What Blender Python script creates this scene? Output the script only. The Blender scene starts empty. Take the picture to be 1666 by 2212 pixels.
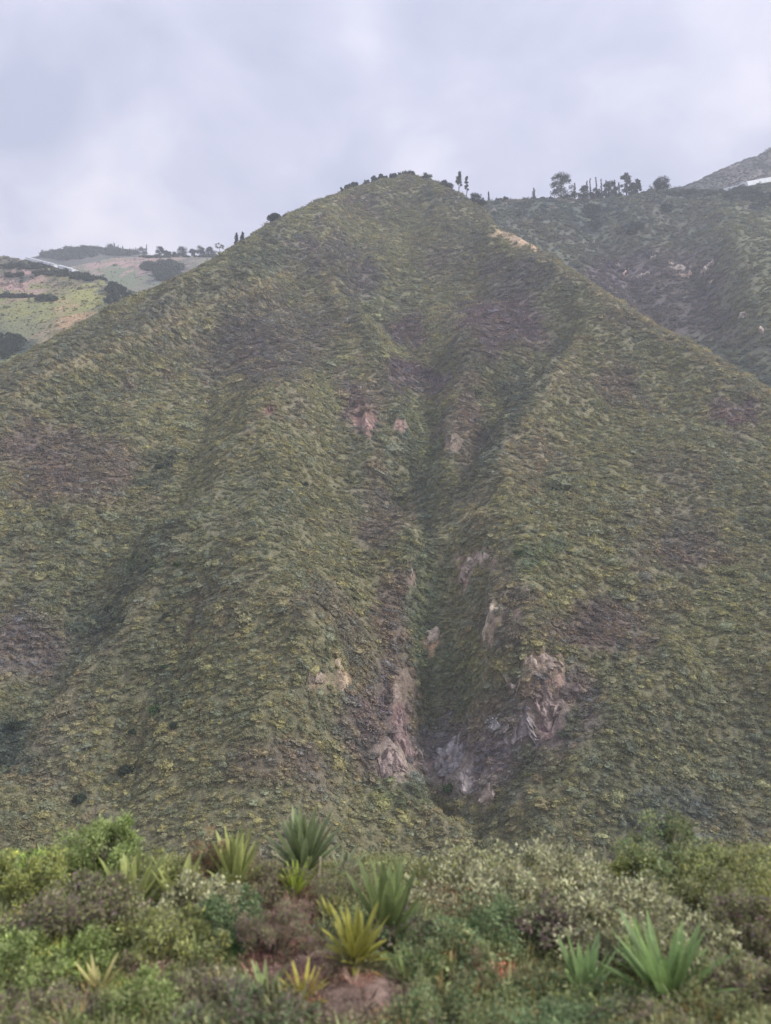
import bpy, math, random
import numpy as np
from mathutils import Vector, Matrix

random.seed(7)
rng = np.random.default_rng(11)
sc = bpy.context.scene
COL = sc.collection
F = 1597.0           # focal length in units of a 1666 px wide frame
PITCH = math.radians(5.0)

# ------------------------------------------------------------------ camera
cam = bpy.data.cameras.new('camera')
cam.sensor_fit = 'VERTICAL'; cam.sensor_height = 36.0; cam.lens = 36.0 * F / 2212.0
cam.clip_start = 0.1; cam.clip_end = 6000
cam.dof.use_dof = True; cam.dof.focus_distance = 230.0; cam.dof.aperture_fstop = 0.72
camo = bpy.data.objects.new('camera', cam); COL.objects.link(camo)
camo.location = (0, 0, 0); camo.rotation_euler = (math.radians(90) + PITCH, 0, 0)
sc.camera = camo

# ------------------------------------------------------------------ sky, sun, exposure
SUN_EL, SUN_AZ = math.radians(43), math.radians(103)     # azimuth measured from +Y (view direction) towards +X
w = bpy.data.worlds.new('World'); sc.world = w; w.use_nodes = True
nt = w.node_tree; N = nt.nodes; L = nt.links; N.clear()
def nd(t, **k):
    n = N.new(t)
    for a, b in k.items(): setattr(n, a, b)
    return n
out = nd('ShaderNodeOutputWorld'); bg = nd('ShaderNodeBackground'); bg.inputs[1].default_value = 0.1
sky = nd('ShaderNodeTexSky', sky_type='NISHITA', sun_disc=False, sun_elevation=SUN_EL, sun_rotation=SUN_AZ)
sky.altitude = 2500
tc = nd('ShaderNodeTexCoord')
sep = nd('ShaderNodeSeparateXYZ'); L.new(tc.outputs['Generated'], sep.inputs[0])
def mth(op, a, b=None, clamp=False):
    n = nd('ShaderNodeMath', operation=op); n.use_clamp = clamp
    for i, v in enumerate((a, b)):
        if v is None: continue
        if isinstance(v, (int, float)): n.inputs[i].default_value = v
        else: L.new(v, n.inputs[i])
    return n.outputs[0]
zz = mth('ADD', mth('MAXIMUM', sep.outputs[2], 0.0), 0.34)
comb = nd('ShaderNodeCombineXYZ')
L.new(mth('DIVIDE', sep.outputs[0], zz), comb.inputs[0]); L.new(mth('DIVIDE', sep.outputs[1], zz), comb.inputs[1])
def noise(scale, detail, rough, dist, off):
    mp = nd('ShaderNodeMapping'); mp.inputs['Location'].default_value = off
    L.new(comb.outputs[0], mp.inputs[0])
    n = nd('ShaderNodeTexNoise'); n.inputs['Scale'].default_value = scale; n.inputs['Detail'].default_value = detail
    n.inputs['Roughness'].default_value = rough; n.inputs['Distortion'].default_value = dist
    L.new(mp.outputs[0], n.inputs['Vector']); return n.outputs[0]
n1 = noise(1.5, 4, 0.5, 0.25, (5.1, 2.2, 0)); n2 = noise(4.6, 6, 0.55, 0.35, (9.1, 4.0, 2))
mixv = mth('ADD', mth('MULTIPLY', n1, 0.5), mth('MULTIPLY', n2, 0.5))
dwarp = nd('ShaderNodeTexNoise'); dwarp.inputs['Scale'].default_value = 5; dwarp.inputs['Detail'].default_value = 3; L.new(tc.outputs['Generated'], dwarp.inputs['Vector'])
dsub = nd('ShaderNodeVectorMath', operation='MULTIPLY_ADD'); L.new(dwarp.outputs['Color'], dsub.inputs[0]); dsub.inputs[1].default_value = (.22, .22, .22); dsub.inputs[2].default_value = (-.11, -.11, -.11)
dadd = nd('ShaderNodeVectorMath', operation='ADD'); L.new(tc.outputs['Generated'], dadd.inputs[0]); L.new(dsub.outputs[0], dadd.inputs[1])
# thinner (bright) and thicker (grey) places of the cloud deck, as directions: right, forward, up, angular size, amount
for (cx_, cy_, cz_, rad, amp) in [(-.30, .86, .43, .14, .10), (-.27, .88, .40, .06, .06), (-.045, .79, .60, .05, .07), (-.01, .80, .56, .10, -.03), (.05, .85, .52, .06, .07), (.10, .85, .50, .05, .05), (.385, .715, .58, .10, .035), (-.34, .77, .56, .14, -.09), (-.14, .80, .58, .08, -.03), (-.01, .87, .46, .07, -.06), (.22, .80, .56, .18, -.05), (-.1, .88, .42, .06, -.05), (.40, .82, .42, .16, .03),
                                (.8, .1, .6, .3, .06), (-.8, 0, .6, .3, -.05), (.2, -.7, .65, .35, .07), (-.3, -.5, .8, .3, -.06), (.1, .3, .95, .3, .05), (-.7, .6, .4, .25, .06), (.75, .55, .35, .2, -.05)]:
    ln_ = math.sqrt(cx_ ** 2 + cy_ ** 2 + cz_ ** 2)
    ds = nd('ShaderNodeVectorMath', operation='DISTANCE'); L.new(dadd.outputs[0], ds.inputs[0]); ds.inputs[1].default_value = (cx_ / ln_, cy_ / ln_, cz_ / ln_)
    ms = nd('ShaderNodeMapRange', interpolation_type='SMOOTHERSTEP'); L.new(ds.outputs['Value'], ms.inputs[0])
    ms.inputs[1].default_value = 0; ms.inputs[2].default_value = rad * 1.7; ms.inputs[3].default_value = amp; ms.inputs[4].default_value = 0
    mixv = mth('ADD', mixv, ms.outputs[0])
ramp = nd('ShaderNodeValToRGB'); L.new(mixv, ramp.inputs[0])
er = ramp.color_ramp.elements
er[0].position = 0.38; er[0].color = (2.85, 3.08, 4.05, 1)
er[1].position = 0.65; er[1].color = (5.6, 5.4, 6.0, 1)
e = ramp.color_ramp.elements.new(0.50); e.color = (3.85, 3.9, 4.85, 1)
sm = nd('ShaderNodeMix', data_type='RGBA'); sm.inputs[0].default_value = 0.95
L.new(sky.outputs[0], sm.inputs[6]); L.new(ramp.outputs[0], sm.inputs[7])
# overcast skies are brighter overhead than at the horizon
lum = mth('ADD', mth('MULTIPLY', mth('MAXIMUM', sep.outputs[2], 0.0), 0.26), 0.55)
vm = nd('ShaderNodeVectorMath', operation='SCALE'); L.new(sm.outputs[2], vm.inputs[0]); L.new(lum, vm.inputs['Scale'])
L.new(vm.outputs[0], bg.inputs[0]); L.new(bg.outputs[0], out.inputs[0])

sun = bpy.data.lights.new('sun', 'SUN'); sun.energy = 1.5; sun.angle = math.radians(11); sun.color = (1, 0.96, 0.9)
suno = bpy.data.objects.new('sun', sun); COL.objects.link(suno)
sd = Vector((math.sin(SUN_AZ) * math.cos(SUN_EL), math.cos(SUN_AZ) * math.cos(SUN_EL), math.sin(SUN_EL)))
suno.rotation_euler = sd.to_track_quat('Z', 'Y').to_euler(); suno.location = (0, 0, 400)

vs = sc.view_settings; vs.view_transform = 'Standard'; vs.look = 'None'; vs.gamma = 1; vs.use_curve_mapping = False
sc.display_settings.display_device = 'sRGB'
vs.exposure = 1.45
cy = sc.cycles; cy.max_bounces = 5; cy.diffuse_bounces = 3; cy.transparent_max_bounces = 8; cy.volume_bounces = 1
cy.use_denoising = True
try: cy.denoiser = 'OPENIMAGEDENOISE'
except Exception: pass
sc.render.film_transparent = False

# ------------------------------------------------------------------ helpers
def pt(u, v, Y):
    a = (u - 833) / F; b = (1106 - v) / F
    y = math.cos(PITCH) - b * math.sin(PITCH); z = math.sin(PITCH) + b * math.cos(PITCH)
    return np.array([a / y * Y, Y, z / y * Y])
def tanv(v): return pt(833, v, 1.0)[2]
def project(x, y, z):
    cp, sp = math.cos(PITCH), math.sin(PITCH)
    fwd = y * cp + z * sp; up = -y * sp + z * cp
    fwd = np.maximum(fwd, 1e-3)
    return 833 + F * x / fwd, 1106 - F * up / fwd

def hash3(ix, iy, seed):
    h = (ix.astype(np.int64) * 374761393 + iy.astype(np.int64) * 668265263 + seed * 1442695041) & 0x7fffffff
    h = ((h ^ (h >> 13)) * 1274126177) & 0x7fffffff
    h = h ^ (h >> 16)
    return (h & 0xffff) / 65535.0
def vnoise(x, y, seed=0):
    ix = np.floor(x); iy = np.floor(y); fx = x - ix; fy = y - iy
    fx = fx * fx * fx * (fx * (fx * 6 - 15) + 10); fy = fy * fy * fy * (fy * (fy * 6 - 15) + 10)
    a = hash3(ix, iy, seed); b = hash3(ix + 1, iy, seed); c = hash3(ix, iy + 1, seed); d = hash3(ix + 1, iy + 1, seed)
    return (a + (b - a) * fx) + ((c - a) + (a - b - c + d) * fx) * fy
def fbm(x, y, oct=4, seed=0, gain=0.5):
    s = 0; amp = 1; tot = 0
    for k in range(oct):
        s = s + amp * (vnoise(x * 2 ** k + 17.3 * k, y * 2 ** k - 9.1 * k, seed + k) * 2 - 1); tot += amp; amp *= gain
    return s / tot
def ridged(x, y, oct=4, seed=0):
    s = 0; amp = 1; tot = 0
    for k in range(oct):
        s = s + amp * (1 - np.abs(vnoise(x * 2 ** k + 5.3 * k, y * 2 ** k + 3.1 * k, seed + k) * 2 - 1)); tot += amp; amp *= .5
    return s / tot

def add_mesh(name, verts, faces, mat=None, cols=None, parent=None, smooth=False, link=True):
    me = bpy.data.meshes.new(name)
    verts = np.asarray(verts, dtype=np.float32)
    if isinstance(faces, np.ndarray):
        nf, k = faces.shape
        me.vertices.add(len(verts)); me.vertices.foreach_set('co', verts.ravel())
        me.loops.add(nf * k); me.loops.foreach_set('vertex_index', faces.astype(np.int32).ravel())
        me.polygons.add(nf); me.polygons.foreach_set('loop_start', np.arange(0, nf * k, k, dtype=np.int32))
        me.polygons.foreach_set('loop_total', np.full(nf, k, dtype=np.int32))
        me.update(calc_edges=True)
    else:
        me.from_pydata([tuple(map(float, p)) for p in verts], [], [tuple(map(int, f)) for f in faces])
    if cols is not None:
        at = me.color_attributes.new('col', 'FLOAT_COLOR', 'POINT')
        c = np.ones((len(verts), 4), dtype=np.float32); c[:, :3] = cols
        at.data.foreach_set('color', c.ravel())
    if smooth: me.polygons.foreach_set('use_smooth', np.ones(len(me.polygons), dtype=bool))
    if mat: me.materials.append(mat)
    o = bpy.data.objects.new(name, me)
    if link: COL.objects.link(o)
    if parent: o.parent = parent
    return o
def tag(o, label=None, cat=None, group=None, kind=None):
    if label: o['label'] = label
    if cat: o['category'] = cat
    if group: o['group'] = group
    if kind: o['kind'] = kind
    return o
def empty(name, loc, rz=0):
    o = bpy.data.objects.new(name, None); COL.objects.link(o); o.location = [float(c) for c in loc]; o.rotation_euler = (0, 0, rz)
    o.empty_display_size = .2
    return o

# ------------------------------------------------------------------ materials
def material(name, attr=None, color=(.2, .2, .2), rough=.85, var=.25, nscale=3.0, bump=0.0, bscale=2.0, transl=0.0, objvar=0.0, strata=0.0, spec=.25):
    m = bpy.data.materials.new(name); m.use_nodes = True
    t = m.node_tree; n = t.nodes; l = t.links; n.clear()
    o = n.new('ShaderNodeOutputMaterial'); b = n.new('ShaderNodeBsdfPrincipled')
    b.inputs['Roughness'].default_value = rough; b.inputs['Specular IOR Level'].default_value = spec
    if attr:
        a = n.new('ShaderNodeAttribute'); a.attribute_name = 'col'; a.attribute_type = attr; c = a.outputs['Color']
    else:
        a = n.new('ShaderNodeRGB'); a.outputs[0].default_value = (*color, 1); c = a.outputs[0]
    geo = n.new('ShaderNodeNewGeometry')
    nz = n.new('ShaderNodeTexNoise'); nz.inputs['Scale'].default_value = nscale; nz.inputs['Detail'].default_value = 4
    nz.inputs['Roughness'].default_value = .65
    l.new(geo.outputs['Position'], nz.inputs['Vector'])
    mr = n.new('ShaderNodeMapRange'); mr.inputs[1].default_value = .3; mr.inputs[2].default_value = .7
    mr.inputs[3].default_value = 1 - var; mr.inputs[4].default_value = 1 + var
    l.new(nz.outputs[0], mr.inputs[0])
    sc_ = n.new('ShaderNodeVectorMath'); sc_.operation = 'SCALE'; l.new(c, sc_.inputs[0]); l.new(mr.outputs[0], sc_.inputs['Scale'])
    c = sc_.outputs[0]
    if objvar:
        oi = n.new('ShaderNodeObjectInfo'); m2 = n.new('ShaderNodeMapRange')
        m2.inputs[3].default_value = 1 - objvar; m2.inputs[4].default_value = 1 + objvar; l.new(oi.outputs['Random'], m2.inputs[0])
        s2 = n.new('ShaderNodeVectorMath'); s2.operation = 'SCALE'; l.new(c, s2.inputs[0]); l.new(m2.outputs[0], s2.inputs['Scale']); c = s2.outputs[0]
    l.new(c, b.inputs['Base Color'])
    if bump:
        nb = n.new('ShaderNodeTexNoise'); nb.inputs['Scale'].default_value = bscale; nb.inputs['Detail'].default_value = 6
        nb.inputs['Roughness'].default_value = .7
        l.new(geo.outputs['Position'], nb.inputs['Vector'])
        bp = n.new('ShaderNodeBump'); bp.inputs['Strength'].default_value = min(1, bump); bp.inputs['Distance'].default_value = bump / bscale
        l.new(nb.outputs[0], bp.inputs['Height']); l.new(bp.outputs[0], b.inputs['Normal'])
    if transl:
        tr = n.new('ShaderNodeBsdfTranslucent'); l.new(c, tr.inputs[0])
        mx = n.new('ShaderNodeMixShader'); mx.inputs[0].default_value = transl
        l.new(b.outputs[0], mx.inputs[1]); l.new(tr.outputs[0], mx.inputs[2]); l.new(mx.outputs[0], o.inputs[0])
    else:
        l.new(b.outputs[0], o.inputs[0])
    return m
M_ground = material('hillside_ground', 'GEOMETRY', nscale=.8, var=.5, bump=1.0, bscale=.7)
M_rock = material('weathered_rock', 'GEOMETRY', nscale=.5, var=.4, bump=.9, bscale=.8)
M_cover = material('shrub_foliage', 'INSTANCER', nscale=1.2, var=.22, transl=.12, objvar=.12, rough=.8)
M_leaf = material('leaves', 'GEOMETRY', nscale=6, var=.15, transl=.38, rough=.6)
M_far = material('far_foliage', 'GEOMETRY', nscale=.8, var=.25, transl=.05)
M_bark = material('bark', None, (.16, .13, .11), nscale=4, var=.3)
M_farbark = material('pale_bark', None, (.17, .15, .14), nscale=2, var=.3)
M_soil = material('bank_soil', 'GEOMETRY', nscale=9, var=.45, bump=.9, bscale=14)
M_blade = material('rosette_leaf', 'GEOMETRY', nscale=14, var=.2, transl=.35, rough=.5, spec=.4)
M_dry = material('dead_stalk_wood', None, (.5, .44, .33), nscale=12, var=.35)
M_plastic = material('greenhouse_plastic', None, (.72, .74, .76), nscale=.4, var=.08, rough=.5, transl=.15)
M_metal = material('greenhouse_frame', None, (.4, .42, .43), nscale=1, var=.1)
M_low = material('low_growth', 'INSTANCER', nscale=8, var=.2, transl=.22, objvar=.25, rough=.65)

# ------------------------------------------------------------------ terrain
def smooth(e0, e1, x):
    t = np.clip((x - e0) / (e1 - e0), 0, 1); return t * t * (3 - 2 * t)
class Field:
    def __init__(s, ctrl, x0, x1, y0, y1, res):
        P = np.array(ctrl, float); s.P = P
        X = P[:, :2] / 100.0; n = len(X)
        d2 = ((X[:, None] - X[None]) ** 2).sum(-1)
        K = np.where(d2 > 0, .5 * d2 * np.log(d2 + 1e-20), 0) + np.eye(n) * 1e-3
        A = np.zeros((n + 3, n + 3)); A[:n, :n] = K; A[:n, n] = 1; A[:n, n + 1:] = X; A[n, :n] = 1; A[n + 1:, :n] = X.T
        wts = np.linalg.solve(A, np.r_[P[:, 2], 0, 0, 0])
        s.nx = int((x1 - x0) / res) + 1; s.ny = int((y1 - y0) / res) + 1; s.res = res; s.x0 = x0; s.y0 = y0
        s.X, s.Y = np.meshgrid(x0 + np.arange(s.nx) * res, y0 + np.arange(s.ny) * res)
        # evaluate coarse then interpolate for speed
        z = np.zeros(s.X.size); xx = s.X.ravel() / 100; yy = s.Y.ravel() / 100
        for a in range(0, z.size, 40000):
            d2 = (xx[a:a + 40000, None] - X[None, :, 0]) ** 2 + (yy[a:a + 40000, None] - X[None, :, 1]) ** 2
            z[a:a + 40000] = (.5 * d2 * np.log(d2 + 1e-20)) @ wts[:n] + wts[n] + xx[a:a + 40000] * wts[n + 1] + yy[a:a + 40000] * wts[n + 2]
        s.Z = z.reshape(s.X.shape)
    def carve(s, lines, wob=6.0):
        dx = fbm(s.X / 34, s.Y / 34, 3, 91) * wob * 1.7; dy = fbm(s.X / 34, s.Y / 34, 3, 47) * wob * 1.7
        qx = s.X + dx; qy = s.Y + dy
        for pts, amp, wid in lines:
            best = np.full(s.X.shape, 1e9); prog = np.zeros(s.X.shape)
            ns = len(pts) - 1
            for k in range(ns):
                a = np.array(pts[k][:2]); b = np.array(pts[k + 1][:2]); ab = b - a; ll = (ab ** 2).sum() + 1e-9
                t = np.clip(((qx - a[0]) * ab[0] + (qy - a[1]) * ab[1]) / ll, 0, 1)
                d = np.hypot(qx - a[0] - t * ab[0], qy - a[1] - t * ab[1])
                m = d < best; best = np.where(m, d, best); prog = np.where(m, (k + t) / ns, prog)
            q = np.clip(1 - best / wid, 0, 1)
            fade = np.clip(np.minimum(prog, 1 - prog) * 7 + .25, 0, 1)
            s.Z += amp * q ** (1.15 if amp > 0 else 1.7) * fade
    def z(s, x, y):
        fx = np.clip((np.asarray(x) - s.x0) / s.res, 0, s.nx - 1.001); fy = np.clip((np.asarray(y) - s.y0) / s.res, 0, s.ny - 1.001)
        i = fx.astype(int); j = fy.astype(int); a = fx - i; b = fy - j
        Z = s.Z
        return (Z[j, i] * (1 - a) + Z[j, i + 1] * a) * (1 - b) + (Z[j + 1, i] * (1 - a) + Z[j + 1, i + 1] * a) * b
    def hit(s, u, v, ymin=None):
        ys = np.arange(ymin or s.y0 + 1, s.y0 + s.ny * s.res - 1, s.res * .5)
        p = pt(u, v, 1.0); gz = s.z(p[0] * ys, ys); ok = np.nonzero(gz >= p[2] * ys)[0]
        if len(ok) == 0: return s.crest(u)
        y = ys[ok[0]]; return np.array([p[0] * y, y, gz[ok[0]]])
    def crest(s, u):
        ys = np.arange(s.y0 + 40, s.y0 + s.ny * s.res - 2, s.res * .5)
        a = (u - 833) / F; x = a * ys
        for _ in range(3):
            zz = s.z(x, ys); x = a * (ys * math.cos(PITCH) + zz * math.sin(PITCH))
        zz = s.z(x, ys); _, vv = project(x, ys, zz); k = int(np.argmin(vv))
        return np.array([x[k], ys[k], zz[k]])
    def fit_crest(s, us, want, below=220, it=3):
        us = np.asarray(us, float); want = np.asarray(want, float)
        for _ in range(it):
            got = []; cy_ = []
            for u in us:
                p = s.crest(u); got.append(project(*p)[1]); cy_.append(p[1])
            got = np.array(got); cy_ = np.array(cy_)
            U_, W_ = project(s.X, s.Y, s.Z)
            d = np.interp(U_, us, want - got); g = np.interp(U_, us, got); yc = np.interp(U_, us, cy_)
            wt = np.where(s.Y > yc, 1.0, 1 - smooth(0, below, W_ - g))
            s.Z -= d * wt * s.Y / F
    def normal(s, x, y):
        e = s.res * 1.5
        n = np.array([-(s.z(x + e, y) - s.z(x - e, y)) / (2 * e), -(s.z(x, y + e) - s.z(x, y - e)) / (2 * e), 1.0])
        return n / np.linalg.norm(n)
    def build(s, name, mat, colfn):
        idx = np.arange(s.nx * s.ny).reshape(s.ny, s.nx)
        f = np.stack([idx[:-1, :-1], idx[:-1, 1:], idx[1:, 1:], idx[1:, :-1]], -1).reshape(-1, 4)
        V = np.stack([s.X.ravel(), s.Y.ravel(), s.Z.ravel()], -1)
        o = add_mesh(name, V, f, mat, colfn(V), smooth=True); o['kind'] = 'structure'; return o

def Yb(v): return 178.5 / (0.9 - tanv(v))
mainc = []
ridge = [(-250, 915, 1.02), (-120, 850, 1.03), (0, 792, 1.03), (130, 722, 1.03), (250, 658, 1.02), (350, 615, 1.0), (430, 577, 1.0), (480, 547, .98),
         (540, 508, .97), (610, 468, .97), (690, 433, .96), (750, 410, .96), (820, 390, .95), (880, 378, .95), (930, 386, .95), (985, 414, .96), (1045, 448, .99)]
ridge2 = [(1075, 492, .97), (1110, 503, .97), (1190, 550, .97), (1300, 624, .97), (1400, 692, .97), (1500, 743, .97), (1600, 803, .97), (1666, 842, .97), (1950, 1010, .97)]
for (u, v, m) in ridge + ridge2:
    p = pt(u, v, Yb(v) * m); mainc.append(p)
    if u in (985, 1045, 1075, 1110): continue
    mainc.append([p[0] * 1.0, p[1] + 45, p[2] - 26]); 
    if p[1] < 420: mainc.append([p[0], p[1] + 130, p[2] - 110])
    else: mainc.append([p[0], p[1] + 110, p[2] - 60])
def rv(u):
    R = sorted([(a, b) for a, b, _ in ridge + ridge2]); return np.interp(u, [r[0] for r in R], [r[1] for r in R])
bumps = {}
for v in (1800, 1560, 1330, 1120, 960, 820, 700, 600, 500):
    for u in (-260, 0, 230, 430, 640, 850, 1040, 1250, 1450, 1700, 1950):
        if v < rv(u) + 70: continue
        m = 1.0
        m += .045 * math.exp(-((u - 870) / 130) ** 2 - ((v - 700) / 150) ** 2)          # bowl under the summit
        m += .05 * math.exp(-((u - 930) / 110) ** 2) * (1 if v > 900 else .4)
        m += .04 * math.exp(-((u - 60) / 150) ** 2 - ((v - 1560) / 300) ** 2)
        m -= .045 * math.exp(-((u - 1380) / 200) ** 2 - ((v - 1050) / 330) ** 2)
        m -= .04 * math.exp(-((u - 520) / 170) ** 2 - ((v - 1300) / 350) ** 2)
        mainc.append(pt(u, v, Yb(v) * m))
for x in (-300, -150, 0, 150, 300):
    mainc += [[x, 22, -24], [x, 60, -52], [x, 105, -60]]
mainc += [[-460, 60, -60], [460, 60, -60], [-460, 250, -55], [460, 300, -20], [-460, 480, -90], [460, 560, -60], [-200, 650, -60], [200, 680, 60], [0, 680, 60], [-460, 660, -90], [460, 680, -60]]
main = Field(mainc, -460, 460, 20, 680, 1.6)
U, V_ = project(main.X, main.Y, main.Z)
def line(fl, pts, m=1.0): return [fl.hit(u, v) for u, v in pts]
gull = [
 (line(main, [(1080, 1800), (1010, 1765), (945, 1700), (935, 1600), (925, 1450), (910, 1300), (905, 1180), (925, 1090), (1000, 1040), (1060, 940), (1110, 840), (1190, 740), (1240, 660)]), -15, 26),
 (line(main, [(925, 1090), (870, 1030), (820, 900), (760, 790), (720, 700), (690, 620)]), -9, 24),
 (line(main, [(920, 1000), (930, 860), (880, 700), (860, 560)]), -5, 26),
 (line(main, [(-60, 1700), (10, 1620), (60, 1540), (150, 1420), (240, 1300), (310, 1160), (370, 1010), (430, 860), (460, 720)]), -11, 34),
 (line(main, [(1080, 1800), (1130, 1690), (1240, 1550), (1330, 1400), (1400, 1230)]), -7, 20),
 (line(main, [(-80, 880), (60, 800), (200, 730), (330, 668), (470, 600), (560, 560)]), -6, 18),
 (line(main, [(780, 1790), (640, 1560), (620, 1440)]), -4, 16),
 (line(main, [(1666, 1300), (1500, 1120), (1400, 960), (1330, 820)]), -5, 26),
 (line(main, [(200, 1790), (290, 1600), (370, 1480), (400, 1330)]), -4, 18),
 (line(main, [(1500, 1800), (1560, 1600), (1600, 1450)]), -5, 22),
 (line(main, [(1180, 620), (1040, 640), (990, 740), (960, 900)]), -5, 18),
]
gull += [(line(main, [(960, 1380), (985, 1480), (965, 1580), (960, 1660)]), -11, 38), (line(main, [(1120, 1450), (1180, 1530)]), -6, 20), (line(main, [(860, 640), (850, 800), (880, 950), (910, 1060)]), -7, 34), (line(main, [(700, 560), (780, 660), (840, 700)]), -4, 20)]
spur = [(line(main, [(560, 1460), (700, 1580), (790, 1665), (900, 1740), (1040, 1795)]), 4.5, 13), (line(main, [(1085, 1790), (1150, 1690), (1250, 1575), (1330, 1480), (1420, 1330)]), 4.5, 14), (line(main, [(1035, 1195), (1060, 1290), (1110, 1410), (1220, 1430)]), 4, 12),
 (line(main, [(905, 1330), (890, 1180), (872, 1060), (825, 900), (760, 745), (705, 620), (690, 550)]), 9.5, 24),
 (line(main, [(995, 1120), (1050, 1030), (1120, 920), (1185, 830), (1235, 745), (1250, 650)]), 9, 26),
 (line(main, [(-60, 890), (60, 850), (170, 798), (270, 745), (380, 688), (480, 640), (570, 600)]), 11, 24),
 (line(main, [(680, 1640), (540, 1440), (520, 1250), (560, 1000), (570, 800)]), 6, 45),
 (line(main, [(0, 1690), (90, 1560), (270, 1345), (400, 1150)]), 5, 22),
 (line(main, [(985, 1080), (985, 930), (1010, 800), (1000, 700)]), 6, 18),
 (line(main, [(1230, 1480), (1150, 1350), (1080, 1200), (1080, 1100)]), 6, 24),
 (line(main, [(880, 1600), (870, 1480), (860, 1300), (850, 1150)]), 4, 18),
 (line(main, [(820, 390), (850, 500), (800, 600)]), 4, 20),
]
main.carve([(p_, a_ * (1.0 if a_ < 0 else 1.9), w_ * (1.15 if a_ < 0 else .85)) for p_, a_, w_ in gull + spur])
rg = np.clip((V_ - 380) / 500, .3, 1)
main.Z += rg * (fbm(main.X / 55, main.Y / 80, 4, 5) * 5.0 + (ridged(main.X / 26 + .3 * fbm(main.X / 40, main.Y / 40, 2, 8), main.Y / 75, 4, 31) - .55) * 7.5)
main.Z += fbm(main.X / 9, main.Y / 12, 3, 77) * .9

ROCK = [(850, 1640, 52, 50, (.27, .235, .22)), (985, 1665, 55, 60, (.29, .265, .265)), (1175, 1540, 62, 44, (.26, .225, .21)), (870, 1500, 20, 60, (.25, .21, .19)), (712, 1472, 52, 18, (.34, .28, .22)),  # bare rock and earth on the main hill: centre, radii, colour
 (790, 905, 26, 36, (.30, .21, .19)), (870, 920, 18, 16, (.28, .2, .18)), (978, 955, 16, 26, (.25, .2, .17)), (580, 888, 20, 13, (.2, .12, .11)),
 (1035, 1215, 48, 26, (.3, .24, .21)), (1008, 1250, 14, 26, (.3, .24, .21)), (1060, 1350, 16, 60, (.33, .27, .22)), (1100, 1325, 24, 14, (.24, .19, .17)),
 (1165, 1432, 48, 20, (.34, .27, .23)), (1195, 1478, 22, 22, (.3, .22, .2)), (1125, 1585, 36, 30, (.24, .2, .21)), (1190, 1560, 40, 40, (.22, .17, .18)),
 (932, 1378, 22, 24, (.32, .22, .14)), (682, 1470, 28, 18, (.42, .33, .26)), (738, 1470, 26, 30, (.46, .36, .25)), (870, 1575, 22, 60, (.25, .18, .18)),
 (850, 1655, 45, 30, (.26, .2, .19)), (975, 1650, 30, 48, (.27, .24, .26)), (1000, 1690, 28, 26, (.3, .26, .26)), (1048, 1722, 26, 22, (.3, .25, .23)), (886, 1235, 9, 40, (.24, .19, .17)),
 (1155, 527, 62, 20, (.36, .28, .21)), (1105, 508, 55, 10, (.36, .29, .21)), (910, 1650, 30, 30, (.22, .18, .18))]
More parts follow.
